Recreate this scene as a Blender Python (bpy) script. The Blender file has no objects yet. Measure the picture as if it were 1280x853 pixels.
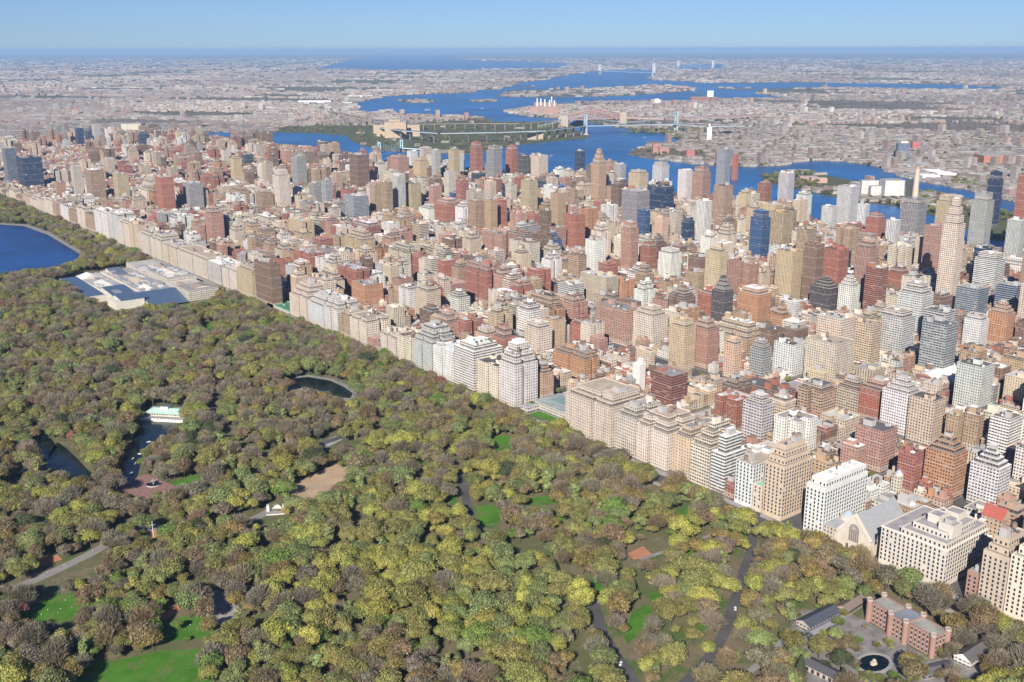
import bpy, math, random
import numpy as np
from mathutils import Vector, Matrix
from mathutils.bvhtree import BVHTree
random.seed(7); RNG = np.random.default_rng(7)
S = bpy.context.scene
COL = S.collection
R = math.radians
# world axes: x = metres east of the avenue along the park, y = metres uptown, z = up
CAM = np.array([-691.57, 53.54, 403.22]); AZ = R(38.2092); PIT = R(15.6734); ROLL = R(-0.136); F = 1301.66
_fw = np.array([math.sin(AZ)*math.cos(PIT), math.cos(AZ)*math.cos(PIT), -math.sin(PIT)])
_rt = np.array([math.cos(AZ), -math.sin(AZ), 0.0]); _up = np.cross(_rt, _fw)
RT = _rt*math.cos(ROLL)+_up*math.sin(ROLL); UP = -_rt*math.sin(ROLL)+_up*math.cos(ROLL)
def G(px, py, z=0.0):
    "survey: the point of the level z seen at a place of the photograph (1280 x 853)"
    d = _fw+RT*(px-640)/F-UP*(py-426.5)/F
    t = (z-CAM[2])/d[2]; return CAM+t*d
def PJ(P):
    d = np.asarray(P, float)-CAM; q = d@_fw
    return np.stack([640+F*(d@RT)/q, 426.5-F*(d@UP)/q], -1)
def height_at(x, y, py):
    lo, hi = -5.0, 400.0
    for _ in range(40):
        m = (lo+hi)/2
        if PJ((x, y, m))[1] > py: lo = m
        else: hi = m
    return lo
def u_at(px, V, z=0.0):
    lo, hi = 150.0, 6000.0
    for _ in range(50):
        m = (lo+hi)/2
        if PJ((V, m, z))[0] > px: lo = m
        else: hi = m
    return lo
def inpoly(x, y, P):
    r = False; n = len(P); j = n-1
    for i in range(n):
        xi, yi = P[i][0], P[i][1]; xj, yj = P[j][0], P[j][1]
        if (yi > y) != (yj > y) and x < (xj-xi)*(y-yi)/(yj-yi)+xi: r = not r
        j = i
    return r
def inpoly_np(x, y, P):
    r = np.zeros(x.shape, bool); n = len(P); j = n-1
    for i in range(n):
        xi, yi = P[i][0], P[i][1]; xj, yj = P[j][0], P[j][1]
        if yi != yj: r ^= ((yi > y) != (yj > y)) & (x < (xj-xi)*(y-yi)/(yj-yi)+xi)
        j = i
    return r

# ---------------------------------------------------------------- materials
def newmat(name):
    m = bpy.data.materials.new(name); m.use_nodes = True
    return m, m.node_tree.nodes, m.node_tree.links, m.node_tree.nodes['Principled BSDF']
def mth(N, L, op, a, b=None, c=None):
    n = N.new('ShaderNodeMath'); n.operation = op
    for i, v in enumerate((a, b, c)):
        if v is None: continue
        if isinstance(v, (int, float)): n.inputs[i].default_value = v
        else: L.new(v, n.inputs[i])
    return n.outputs[0]
def mixc(N, L, f, a, b, mode='MIX'):
    n = N.new('ShaderNodeMix'); n.data_type = 'RGBA'; n.blend_type = mode
    for s, v in ((0, f), (6, a), (7, b)):
        if isinstance(v, (int, float)): n.inputs[s].default_value = v
        elif isinstance(v, tuple): n.inputs[s].default_value = (*v, 1) if len(v) == 3 else v
        else: L.new(v, n.inputs[s])
    return n.outputs[2]
def noise(N, L, scale, detail=3, vec=None, rough=.6):
    n = N.new('ShaderNodeTexNoise'); n.inputs['Scale'].default_value = scale; n.inputs['Detail'].default_value = detail
    n.inputs['Roughness'].default_value = rough
    if vec is not None: L.new(vec, n.inputs['Vector'])
    return n.outputs[0]
def pos(N): return N.new('ShaderNodeNewGeometry').outputs['Position']
def ramp(N, L, f, a, b, lo=0., hi=1.):
    n = N.new('ShaderNodeMapRange'); L.new(f, n.inputs[0])
    for i, v in enumerate((a, b, lo, hi)): n.inputs[i+1].default_value = v
    return n.outputs[0]
def plain(name, col, rough=.8, var=.25, scale=.08, metal=0., spec=.3):
    m, N, L, B = newmat(name)
    f = noise(N, L, scale, 4, pos(N))
    g = ramp(N, L, f, .3, .7, 1-var, 1+var)
    vm = N.new('ShaderNodeVectorMath'); vm.operation = 'SCALE'; vm.inputs[0].default_value = col; L.new(g, vm.inputs['Scale'])
    L.new(vm.outputs[0], B.inputs['Base Color']); B.inputs['Roughness'].default_value = rough
    B.inputs['Metallic'].default_value = metal; B.inputs['Specular IOR Level'].default_value = spec
    return m
def colattr(name, rough=.85, var=.18, scale=.12, spec=.2):
    "flat colour of each thing from the mesh attribute col, worn by noise"
    m, N, L, B = newmat(name)
    a = N.new('ShaderNodeAttribute'); a.attribute_name = 'col'
    f = noise(N, L, scale, 5, pos(N), .7)
    g = ramp(N, L, f, .3, .7, 1-var, 1+var)
    vm = N.new('ShaderNodeVectorMath'); vm.operation = 'SCALE'; L.new(a.outputs['Color'], vm.inputs[0]); L.new(g, vm.inputs['Scale'])
    L.new(vm.outputs[0], B.inputs['Base Color']); B.inputs['Roughness'].default_value = rough; B.inputs['Specular IOR Level'].default_value = spec
    return m
def facade(name, wx, wy, cy=.52, glass=(.05, .052, .065), light=.22, pier=None, wallglass=0., spandrel=None):
    m, N, L, B = newmat(name)
    uv = N.new('ShaderNodeUVMap').outputs[0]
    s = N.new('ShaderNodeSeparateXYZ'); L.new(uv, s.inputs[0])
    fu = mth(N, L, 'FRACT', s.outputs[0]); fv = mth(N, L, 'FRACT', s.outputs[1])
    at = N.new('ShaderNodeAttribute'); at.attribute_name = 'col'
    mu = mth(N, L, 'LESS_THAN', mth(N, L, 'ABSOLUTE', mth(N, L, 'SUBTRACT', fu, .5)), mth(N, L, 'MULTIPLY', at.outputs['Alpha'], wx))
    mv = mth(N, L, 'LESS_THAN', mth(N, L, 'ABSOLUTE', mth(N, L, 'SUBTRACT', fv, cy)), wy)
    w = mth(N, L, 'MULTIPLY', mu, mv)
    fl = N.new('ShaderNodeVectorMath'); fl.operation = 'FLOOR'; L.new(uv, fl.inputs[0])
    wn = N.new('ShaderNodeTexWhiteNoise'); wn.noise_dimensions = '2D'; L.new(fl.outputs[0], wn.inputs['Vector'])
    blind = mth(N, L, 'LESS_THAN', wn.outputs['Value'], light)
    a = N.new('ShaderNodeAttribute'); a.attribute_name = 'col'
    f = noise(N, L, .09, 5, pos(N), .7); g = ramp(N, L, f, .3, .7, .86, 1.1)
    vm = N.new('ShaderNodeVectorMath'); vm.operation = 'SCALE'; L.new(a.outputs['Color'], vm.inputs[0]); L.new(g, vm.inputs['Scale'])
    wall = vm.outputs[0]
    if spandrel is not None:
        sp = mth(N, L, 'MULTIPLY', mu, spandrel)
        wall = mixc(N, L, sp, wall, (.06, .06, .065))
    # rain streaks, a paler stone base, thin band courses
    mp = N.new('ShaderNodeMapping'); mp.inputs['Scale'].default_value = (.5, .5, .035); L.new(pos(N), mp.inputs[0])
    wall = mixc(N, L, ramp(N, L, noise(N, L, 1., 4, mp.outputs[0], .7), .48, .72, 0, .45), wall, (.17, .145, .125))
    base = mth(N, L, 'MULTIPLY', mth(N, L, 'LESS_THAN', s.outputs[1], 2.6), mth(N, L, 'GREATER_THAN', s.outputs[1], .9))
    wall = mixc(N, L, mth(N, L, 'MULTIPLY', base, .5), wall, (.5, .45, .38))
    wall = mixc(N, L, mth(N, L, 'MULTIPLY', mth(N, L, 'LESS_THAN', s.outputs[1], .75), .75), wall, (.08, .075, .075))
    f5 = mth(N, L, 'FRACT', mth(N, L, 'MULTIPLY', s.outputs[1], .2))
    wall = mixc(N, L, mth(N, L, 'MULTIPLY', mth(N, L, 'LESS_THAN', f5, .035), .5), wall, (.55, .5, .44))
    gl = mixc(N, L, blind, glass, (.22, .205, .19))
    gv = mixc(N, L, mth(N, L, 'MULTIPLY', wn.outputs['Value'], .5), gl, (.02, .022, .03))
    L.new(mixc(N, L, w, wall, gv), B.inputs['Base Color'])
    L.new(ramp(N, L, w, 0, 1, .85, .35), B.inputs['Roughness'])
    L.new(ramp(N, L, w, 0, 1, .15, .35), B.inputs['Specular IOR Level'])
    bp = N.new('ShaderNodeBump'); bp.inputs['Strength'].default_value = .6; bp.inputs['Distance'].default_value = .3; bp.invert = True
    L.new(w, bp.inputs['Height']); L.new(bp.outputs[0], B.inputs['Normal'])
    return m
M = {}
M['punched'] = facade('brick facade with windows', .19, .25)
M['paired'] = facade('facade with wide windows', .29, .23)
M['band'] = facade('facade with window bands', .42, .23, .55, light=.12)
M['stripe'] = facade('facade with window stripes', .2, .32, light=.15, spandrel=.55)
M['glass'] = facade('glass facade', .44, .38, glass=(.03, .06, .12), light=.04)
M['plainwall'] = colattr('masonry wall', .85, .12, .15)
M['roof'] = colattr('flat roof', .9, .25, .1)
M['trim'] = colattr('trim', .7, .1, .3)
M['metal'] = colattr('painted metal', .45, .08, .3, .4)
M['pane'] = plain('window glass', (.03, .035, .05), .2, .3, .2, spec=.5)
M['trunk'] = plain('bark', (.10, .085, .07), .9, .3, .5)
M['asphalt'] = plain('asphalt', (.085, .083, .088), .9, .2, .05)
M['path'] = plain('paved path', (.24, .225, .215), .9, .15, .08)
M['paving'] = plain('concrete pavement', (.3, .29, .28), .9, .15, .08)
M['sand'] = plain('bare sandy ground', (.40, .29, .19), .95, .2, .05)
M['clay'] = plain('clay ground', (.42, .19, .11), .95, .15, .05)
M['lawn'] = None
M['tyre'] = plain('tyre rubber', (.02, .02, .02), .9)

def ground_mat(name, cols, scales):
    m, N, L, B = newmat(name); p = pos(N)
    c = mixc(N, L, ramp(N, L, noise(N, L, scales[0], 5, p), .42, .58), cols[0], cols[1])
    c = mixc(N, L, ramp(N, L, noise(N, L, scales[1], 5, p, .7), .5, .62), c, cols[2])
    if len(cols) > 3: c = mixc(N, L, ramp(N, L, noise(N, L, scales[2], 6, p, .8), .55, .66), c, cols[3])
    L.new(c, B.inputs['Base Color']); B.inputs['Roughness'].default_value = .95; B.inputs['Specular IOR Level'].default_value = .1
    return m
M['lawn'] = ground_mat('mown grass', [(.05, .15, .015), (.075, .20, .025), (.12, .16, .05), (.04, .12, .015)], [.03, .07, .35])
M['parkfloor'] = ground_mat('woodland floor', [(.17, .14, .09), (.11, .115, .055), (.075, .12, .035), (.22, .185, .14)], [.02, .035, .09])
M['cityground'] = ground_mat('city ground', [(.10, .098, .10), (.13, .125, .12), (.09, .085, .075), (.16, .15, .145)], [.01, .03, .1])
M['farland'] = ground_mat('land of the far boroughs', [(.17, .14, .12), (.12, .115, .085), (.07, .085, .045), (.34, .30, .27)], [.0006, .0011, .012])
M['island'] = ground_mat('scrub and grass', [(.10, .10, .05), (.075, .095, .04), (.13, .115, .075), (.17, .155, .125)], [.006, .02, .05])
def water_mat(name, col, sc, st, rough):
    m, N, L, B = newmat(name)
    c = mixc(N, L, ramp(N, L, noise(N, L, sc*.04, 5, pos(N), .65), .38, .62), tuple(x*.7 for x in col), tuple(x*1.35 for x in col))
    L.new(c, B.inputs['Base Color']); B.inputs['Roughness'].default_value = rough; B.inputs['IOR'].default_value = 1.33
    bp = N.new('ShaderNodeBump'); bp.inputs['Strength'].default_value = st; bp.inputs['Distance'].default_value = 1.
    L.new(noise(N, L, sc, 3, pos(N)), bp.inputs['Height']); L.new(bp.outputs[0], B.inputs['Normal'])
    return m
M['river'] = water_mat('river water', (.014, .10, .27), .05, .6, .35)
M['reservoir'] = water_mat('reservoir water', (.005, .04, .16), .15, .25, .3)
M['pond'] = water_mat('pond water', (.006, .013, .014), .3, .2, .12)
def leafmat(name, trans):
    m, N, L, B = newmat(name)
    a = N.new('ShaderNodeAttribute'); a.attribute_name = 'tint'; a.attribute_type = 'INSTANCER'
    v = N.new('ShaderNodeAttribute'); v.attribute_name = 'shade'
    vm = N.new('ShaderNodeVectorMath'); vm.operation = 'SCALE'; L.new(a.outputs['Color'], vm.inputs[0]); L.new(v.outputs['Fac'], vm.inputs['Scale'])
    f = ramp(N, L, noise(N, L, .16, 4, pos(N), .7),   .35, .65, 0., .3); cc = mixc(N, L, f, vm.outputs[0], (.22, .205, .10))
    L.new(cc, B.inputs['Base Color']); B.inputs['Roughness'].default_value = .7; B.inputs['Specular IOR Level'].default_value = .15
    if trans:
        t = N.new('ShaderNodeBsdfTranslucent'); L.new(cc, t.inputs[0])
        mx = N.new('ShaderNodeMixShader'); mx.inputs[0].default_value = trans
        L.new(B.outputs[0], mx.inputs[1]); L.new(t.outputs[0], mx.inputs[2]); L.new(mx.outputs[0], N['Material Output'].inputs[0])
    return m
M['leaf'] = leafmat('foliage', .4)

# ---------------------------------------------------------------- mesh builder
class MB:
    def __init__(s): s.v, s.f, s.uv, s.c, s.m, s.mats = [], [], [], [], [], []
    def mi(s, mat):
        if mat not in s.mats: s.mats.append(mat)
        return s.mats.index(mat)
    def face(s, pts, col, mat, uv=None):
        n = len(s.v); s.v += [tuple(map(float, p)) for p in pts]; k = len(pts)
        s.f.append(tuple(range(n, n+k))); s.uv += uv if uv else [(0., 0.)]*k
        s.c.append(col); s.m.append(s.mi(mat))
    def walls(s, P, z0, z1, col, mat, bay=None, floor=3.25, zb=0., inside=False):
        "vertical faces round the closed outline P (counter-clockwise)"
        if bay is None: bay = 2.5+((col[0]*977+col[1]*613) % 1)*1.5
        n = len(P); o = random.randint(0, 400); nf = max(1, round((z1-zb)/floor)); v0 = (z0-zb)/max(.1, z1-zb)*nf
        if z0 > zb: v0 = round(v0)
        for i in range(n):
            a, b = P[i], P[(i+1) % n]
            if inside: a, b = b, a
            l = math.hypot(b[0]-a[0], b[1]-a[1]); nb = max(1, round(l/bay)); q = o+i*60
            s.face([(a[0], a[1], z0), (b[0], b[1], z0), (b[0], b[1], z1), (a[0], a[1], z1)], col, mat,
                   [(q, v0), (q+nb, v0), (q+nb, nf), (q, nf)])
    def cap(s, P, z, col, mat): s.face([(p[0], p[1], z) for p in P], col, mat, [(p[0], p[1]) for p in P])
    def box(s, x0, x1, y0, y1, z0, z1, col, mw, mt=None, tcol=None, zb=None, bottom=False):
        P = [(x0, y0), (x1, y0), (x1, y1), (x0, y1)]
        s.walls(P, z0, z1, col, mw, zb=z0 if zb is None else zb); s.cap(P, z1, tcol or col, mt or mw)
        if bottom: s.cap(P[::-1], z0, col, mw)
    def rbox(s, cx, cy, dx, dy, rot, z0, z1, col, mw, mt=None, tcol=None):
        c, n = math.cos(rot), math.sin(rot)
        P = [(cx+a*dx*c-b*dy*n, cy+a*dx*n+b*dy*c) for a, b in ((-.5, -.5), (.5, -.5), (.5, .5), (-.5, .5))]
        s.walls(P, z0, z1, col, mw, zb=z0); s.cap(P, z1, tcol or col, mt or mw)
    def cyl(s, cx, cy, r, z0, z1, col, mat, n=10, r2=None, cap=True, tcol=None, tm=None):
        r2 = r if r2 is None else r2
        A = [(math.cos(2*math.pi*i/n), math.sin(2*math.pi*i/n)) for i in range(n)]
        for i in range(n):
            a, b = A[i], A[(i+1) % n]
            if r2 > 1e-4: s.face([(cx+a[0]*r, cy+a[1]*r, z0), (cx+b[0]*r, cy+b[1]*r, z0), (cx+b[0]*r2, cy+b[1]*r2, z1), (cx+a[0]*r2, cy+a[1]*r2, z1)], col, mat, [(i, 0), (i+1, 0), (i+1, 1), (i, 1)])
            else: s.face([(cx+a[0]*r, cy+a[1]*r, z0), (cx+b[0]*r, cy+b[1]*r, z0), (cx, cy, z1)], col, mat)
        if cap and r2 > 1e-4: s.cap([(cx+a[0]*r2, cy+a[1]*r2) for a in A], z1, tcol or col, tm or mat)
    def bar(s, p, q, r, col, mat, n=5, r2=None):
        p, q = Vector(p), Vector(q); d = (q-p).normalized(); a = d.orthogonal().normalized(); b = d.cross(a); r2 = r if r2 is None else r2
        for i in range(n):
            t, u = 2*math.pi*i/n, 2*math.pi*(i+1)/n
            e, g = a*math.cos(t)+b*math.sin(t), a*math.cos(u)+b*math.sin(u)
            s.face([p+e*r, p+g*r, q+g*r2, q+e*r2], col, mat)
    def prism(s, P, z0, z1, col, mat, tcol=None, tm=None): s.walls(P, z0, z1, col, mat, zb=z0); s.cap(P, z1, tcol or col, tm or mat)
    def gable(s, x0, x1, y0, y1, z0, zr, col, mat, wcol, wmat, axis='x'):
        "pitched roof with gable ends; ridge along axis"
        if axis == 'x':
            ym = (y0+y1)/2; A = [(x0, y0, z0), (x1, y0, z0), (x1, ym, zr), (x0, ym, zr)]; B = [(x1, y1, z0), (x0, y1, z0), (x0, ym, zr), (x1, ym, zr)]
            E = [[(x0, y1, z0), (x0, y0, z0), (x0, ym, zr)], [(x1, y0, z0), (x1, y1, z0), (x1, ym, zr)]]
        else:
            xm = (x0+x1)/2; A = [(x1, y0, z0), (x1, y1, z0), (xm, y1, zr), (xm, y0, zr)]; B = [(x0, y1, z0), (x0, y0, z0), (xm, y0, zr), (xm, y1, zr)]
            E = [[(x0, y0, z0), (x1, y0, z0), (xm, y0, zr)], [(x1, y1, z0), (x0, y1, z0), (xm, y1, zr)]]
        s.face(A, col, mat); s.face(B, col, mat)
        if wmat is not None:
            for e in E: s.face(e, wcol, wmat)
    def mesh(s, name, smooth=False):
        me = bpy.data.meshes.new(name); me.from_pydata(s.v, [], s.f)
        for m in s.mats: me.materials.append(m)
        me.polygons.foreach_set('material_index', s.m)
        u = me.uv_layers.new(name='UVMap'); u.data.foreach_set('uv', np.array(s.uv, np.float32).ravel())
        a = me.attributes.new('col', 'FLOAT_COLOR', 'FACE')
        c = np.ones((len(s.f), 4), np.float32); c[:] = np.array([(*x[:3], x[3] if len(x) > 3 else 1.) for x in s.c], np.float32); a.data.foreach_set('color', c.ravel())
        if smooth: me.polygons.foreach_set('use_smooth', [True]*len(s.f))
        me.update(); return me
    def build(s, name, parent=None, off=None, smooth=False):
        if not s.f: return None
        if off is not None:
            ox, oy, oz = off; s.v = [(a-ox, b-oy, c-oz) for a, b, c in s.v]
        o = bpy.data.objects.new(name, s.mesh(name, smooth)); COL.objects.link(o)
        if parent is not None: o.parent = parent
        return o
def tag(o, label=None, cat=None, group=None, kind=None):
    for k, v in (('label', label), ('category', cat), ('group', group), ('kind', kind)):
        if v: o[k] = v
    return o
def thing(name, loc, label, cat, group=None):
    o = bpy.data.objects.new(name, None); o.location = loc; o.empty_display_size = 1; COL.objects.link(o)
    return tag(o, label, cat, group)
def copy_tree(o, parent=None):
    c = o.copy(); COL.objects.link(c); c.parent = parent
    for ch in o.children: copy_tree(ch, c)
    return c

# ---------------------------------------------------------------- camera, sky, sun
cam = bpy.data.cameras.new('camera'); co = bpy.data.objects.new('camera', cam); COL.objects.link(co)
cam.sensor_width = 36; cam.lens = 36*F/1280; cam.clip_start = 5; cam.clip_end = 200000
co.matrix_world = Matrix(((RT[0], UP[0], -_fw[0], CAM[0]), (RT[1], UP[1], -_fw[1], CAM[1]), (RT[2], UP[2], -_fw[2], CAM[2]), (0, 0, 0, 1)))
S.camera = co
SUN_AZ, SUN_EL = R(231), R(31)
sd = bpy.data.lights.new('sun', 'SUN'); sd.energy = 5.0; sd.angle = R(.53); sd.color = (1, .925, .82)
so = bpy.data.objects.new('sun', sd); COL.objects.link(so)
sv = Vector((math.sin(SUN_AZ)*math.cos(SUN_EL), math.cos(SUN_AZ)*math.cos(SUN_EL), math.sin(SUN_EL)))
so.rotation_euler = sv.to_track_quat('Z', 'Y').to_euler()
W = bpy.data.worlds.new('World'); S.world = W; W.use_nodes = True
N, L = W.node_tree.nodes, W.node_tree.links
sky = N.new('ShaderNodeTexSky'); sky.sky_type = 'NISHITA'; sky.sun_disc = False; sky.sun_elevation = SUN_EL; sky.sun_rotation = SUN_AZ
sky.altitude = 400; sky.air_density = 1.0; sky.dust_density = .35; sky.ozone_density = 2.5
tc = N.new('ShaderNodeTexCoord'); sp = N.new('ShaderNodeSeparateXYZ'); cb = N.new('ShaderNodeCombineXYZ')
L.new(tc.outputs['Generated'], sp.inputs[0]); L.new(sp.outputs[0], cb.inputs[0]); L.new(sp.outputs[1], cb.inputs[1])
L.new(mth(N, L, 'MAXIMUM', mth(N, L, 'ADD', sp.outputs[2], .025), .022), cb.inputs[2]); L.new(cb.outputs[0], sky.inputs[0])
bg = N['Background']; bg.inputs[1].default_value = .047
L.new(mixc(N, L, 1., sky.outputs[0], (.70, .90, 1.36), 'MULTIPLY'), bg.inputs[0])
vs = S.view_settings; vs.view_transform = 'Standard'; vs.look = 'None'; vs.gamma = 1; vs.use_curve_mapping = False; vs.exposure = .64
S.cycles.max_bounces = 5; S.cycles.diffuse_bounces = 2; S.cycles.glossy_bounces = 2; S.cycles.transmission_bounces = 2; S.cycles.volume_bounces = 0
S.cycles.transparent_max_bounces = 4; S.cycles.use_denoising = True
S.cycles.caustics_reflective = False; S.cycles.caustics_refractive = False
# ---------------------------------------------------------------- land and water
def sheet(name, P, z, mat, side=0., kind='structure'):
    b = MB(); P = [(float(p[0]), float(p[1])) for p in P]
    if sum(P[i][0]*P[(i+1) % len(P)][1]-P[(i+1) % len(P)][0]*P[i][1] for i in range(len(P))) < 0: P = P[::-1]
    b.cap(P, z, (1, 1, 1), mat)
    if side: b.walls(P, z-side, z, (1, 1, 1), mat)
    return tag(b.build(name), kind=kind)
def gp(L, z=0.): return [tuple(G(x, y, z)[:2]) for x, y in L]
hx = [-700, 2000]; hy = [67, 67]
edge = [(CAM[0]+110000*math.sin(i*math.pi/60), CAM[1]+110000*math.cos(i*math.pi/60)) for i in range(120)]
sheet('ground', edge, -1.0, M['farland'])
BANK = [(1200, -900), (1230, 0), (1330, 800), (1420, 1500), (1560, 2000), (1560, 2500), (1400, 2900), (1330, 3300), (1420, 4000), (1250, 5000), (1120, 5500), (650, 6600)]
def bank(u): return float(np.interp(u, [b[1] for b in BANK], [b[0] for b in BANK]))
sheet('ground', BANK+[(-1700, 6600), (-1700, -900)], 0., M['cityground'], 1.)
WATER = []
def water(L, mat='river', z=-.7, extra=()):
    P = gp(L, z)+list(extra); WATER.append(P); return sheet('water', P, z, M[mat])
ISL = []
def island(L, z=-.2, mat='island', name='island'):
    P = gp(L, z); ISL.append(P); return sheet(name, P, z, M[mat], .5)
# open sound to the north-east, and the strip behind the far points
water([(396, 86), (436, 75), (470, 69.5), (560, 66.5), (600, 68), (560, 72.5), (600, 76), (640, 76.5), (712, 79.5), (700, 85), (650, 85.5), (600, 87), (560, 88), (480, 87.5)])
water([(848, 82), (870, 80.5), (905, 81), (900, 86), (870, 87), (848, 86)])
# upper river between the boroughs, the bay and the inlet at the far point
water([(442, 130), (480, 121), (520, 118.7), (550, 117.8), (591, 116), (595, 113), (625, 112), (634, 109), (651, 104), (680, 100), (696, 97.5), (704, 94.4), (728, 91.6), (737, 89), (790, 86.5), (816, 88),
       (817, 94), (811, 98.5), (825, 101), (855, 102), (881, 104), (945, 104), (967, 103), (1085, 104.5), (1186, 106), (1253, 109.5), (1250, 111.5), (1152, 112), (1051, 109.5), (951, 111.5), (943, 117), (977, 121.5), (977, 123),
       (896, 123.5), (862, 127.2), (780, 127.2), (719, 128), (696, 130), (662, 133.8), (644, 138.4), (629, 139.4), (642, 143), (662, 146), (696, 148.8), (730, 150), (729, 160), (709, 157), (698, 152.5), (616, 152.5), (614, 149), (587, 146), (550, 145.4), (498, 143), (485, 137.5), (470, 142), (451, 141)])
# the pool under the suspension bridge and the wide river beside the towers
eb = [(709, 157), (722, 150), (760, 158), (780, 161), (832, 167.5), (834, 171), (859, 177), (842, 180.6), (817, 179.7), (799, 187), (783, 192.8), (808, 198.5), (836, 202), (874, 206), (900, 208), (941, 209), (977, 208),
      (992, 204), (1020, 201.3), (1037, 202), (1059, 202.7), (1094, 208.6), (1116, 215), (1131, 223), (1151, 227), (1186, 233.8), (1214, 239), (1300, 262), (1500, 330)]
wb = [(b[0]-60, b[1]) for b in BANK if 200 < b[1] < 5600]
water(eb, extra=wb+gp([(344, 165.6), (386, 166.6), (434, 169.8), (440, 177), (455, 182.5), (480, 189), (514, 191), (588, 193), (641, 183), (662, 179.7), (690, 177), (737, 173), (735, 169), (720, 163), (707, 160)], -.7))
island([(344, 165.6), (386, 166.6), (434, 169.8), (440, 177), (455, 182.5), (480, 188), (514, 190), (536, 188), (588, 192), (641, 183), (662, 179.7), (690, 177), (737, 173), (735, 169), (720, 163), (707, 158), (698, 153), (616, 152.8), (600, 150), (560, 152), (500, 156), (455, 158), (400, 157), (345, 160)])
island([(621, 120), (640, 113), (672, 112.5), (760, 110), (790, 108.5), (805, 106), (843, 107), (870, 110.5), (868, 113.5), (845, 115.5), (790, 119.5), (750, 121.3), (690, 121.5), (640, 121.5)], mat='farland')
island([(498, 126), (510, 124.4), (540, 125), (547, 127.5), (530, 129), (505, 129)])
island([(582, 126), (600, 124.6), (616, 125), (621, 127), (600, 128.3)])
island([(648, 108.5), (660, 107), (672, 108), (665, 109.3)])
island([(884, 109.6), (930, 110.2), (945, 110.6), (944, 112), (905, 111.3)], mat='farland')
RI = [(948, 219), (1000, 215.5), (1028, 218.4), (1061, 225), (1100, 229), (1131, 236), (1160, 242), (1197, 249), (1290, 275), (1330, 310), (1240, 300), (1166, 269), (1153, 266), (1122, 258.5), (1072, 252.5), (1015, 241), (965, 230)]
island(RI)
# ---------------------------------------------------------------- park ground
sheet('park_ground', [(-870, -100), (-9, -100), (-9, 4100), (-870, 4100)], .06, M['parkfloor'])
CLEAR = []       # places in the photograph where no tree stands or hides the ground (polygons of the survey)
def clear(L): CLEAR.append(L)
def lawn(L): m = np.mean(L, 0); clear([tuple(m+(np.array(q)-m)*(.95 if L[0][1] > 850 else .86)) for q in L]); return sheet('lawn', gp(L), .14, M['lawn'])
def pondw(L, mat='pond'): clear(L); P = gp(L); return sheet('water', P, .16, M[mat])
RES = [(-80, 279), (0, 281), (30, 283), (60, 294), (100, 318), (94, 330), (60, 341), (0, 347), (-80, 350)]
sheet('path', [(p[0]+(5 if p[0] > -400 else 0), p[1]) for p in gp([(-80, 277.5), (0, 279.6), (32, 281.2), (63, 292), (104.5, 317.5), (98, 331), (62, 343), (0, 350), (-80, 353)])], .10, M['path'])
clear([(-80, 279), (0, 279.5), (32, 281), (63, 292), (104, 318), (92, 327), (60, 334), (0, 340), (-80, 342)]); sheet('water', gp(RES), .16, M['reservoir'])
LAKE = [(150, 607), (147, 590), (156, 570), (166, 548), (172, 530), (206, 527), (221, 530), (214, 540), (200, 550), (183, 558), (176, 578), (172, 596), (164, 604)]
LAKE2 = [(58, 585), (62, 565), (72, 553), (82, 560), (98, 575), (112, 590), (128, 600), (122, 605), (96, 598), (72, 588)]
LAKE3 = [(0, 598), (20, 590), (44, 582), (36, 592), (10, 602)]
pondw(LAKE); pondw(LAKE2); pondw(LAKE3); pondw([(40, 556), (52, 545), (64, 548), (72, 560), (60, 575), (48, 570)])
CONS = [(360, 474), (385, 471.5), (412, 476), (430, 484), (441, 492), (438, 498), (420, 497), (404, 490), (382, 487), (364, 484)]
sheet('path', gp([(354, 474), (384, 468.5), (414, 473), (434, 481), (447, 491), (440, 503), (418, 503), (400, 495), (380, 491), (358, 487)]), .10, M['path']); pondw(CONS)
clear([(372, 470), (412, 473), (432, 482), (444, 492), (430, 484), (410, 477)])
lawn([(94, 853), (108, 832), (160, 823), (200, 814), (258, 811), (262, 835), (265, 860), (180, 900), (90, 900)])
lawn([(22, 772), (42, 757), (72, 744), (104, 740), (122, 752), (88, 776), (40, 786)])
lawn([(190, 795), (206, 782), (228, 771), (252, 771), (268, 785), (264, 797), (236, 800), (212, 803)])
lawn([(594, 634), (612, 631), (628, 637), (632, 648), (616, 658), (600, 657)])
lawn([(734, 716), (747, 725), (760, 740), (748, 742)])
lawn([(790, 765), (806, 756), (816, 761), (806, 785), (785, 806), (779, 795)])
lawn([(246, 405), (262, 402), (276, 408), (256, 414)]); lawn([(212, 604), (244, 592), (250, 600), (224, 611)]); lawn([(602, 547), (636, 544), (650, 560), (622, 563)])
lawn([(296, 560), (312, 556), (316, 563), (300, 566)]); lawn([(510, 576), (525, 572), (534, 582), (518, 586)]); lawn([(644, 624), (690, 620), (700, 630), (655, 634)]); lawn([(922, 665), (940, 660), (938, 672), (924, 676)])
for Q in ([(852, 690), (866, 686), (872, 694), (858, 700)], [(870, 722), (884, 716), (890, 728), (876, 736)], [(905, 660), (918, 656), (922, 664), (908, 668)], [(840, 640), (858, 634), (864, 642), (846, 648)], [(690, 648), (704, 644), (708, 652), (694, 656)], [(812, 742), (826, 738), (828, 756), (814, 760)], [(864, 770), (880, 764), (886, 786), (868, 792)], [(500, 560), (514, 556), (520, 563), (506, 567)], [(560, 620), (568, 616), (572, 628), (564, 632)], [(225, 425), (238, 421), (242, 428), (230, 432)], [(430, 560), (444, 556), (448, 562), (436, 566)]): lawn(Q)
COURT = [(253, 767), (262, 744), (270, 736), (286, 745), (303, 764), (298, 780), (280, 786)]
clear([(257, 765), (267, 748), (280, 748), (294, 764), (290, 776), (276, 778)]); sheet('path', gp(COURT), .12, M['paving'])
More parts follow.
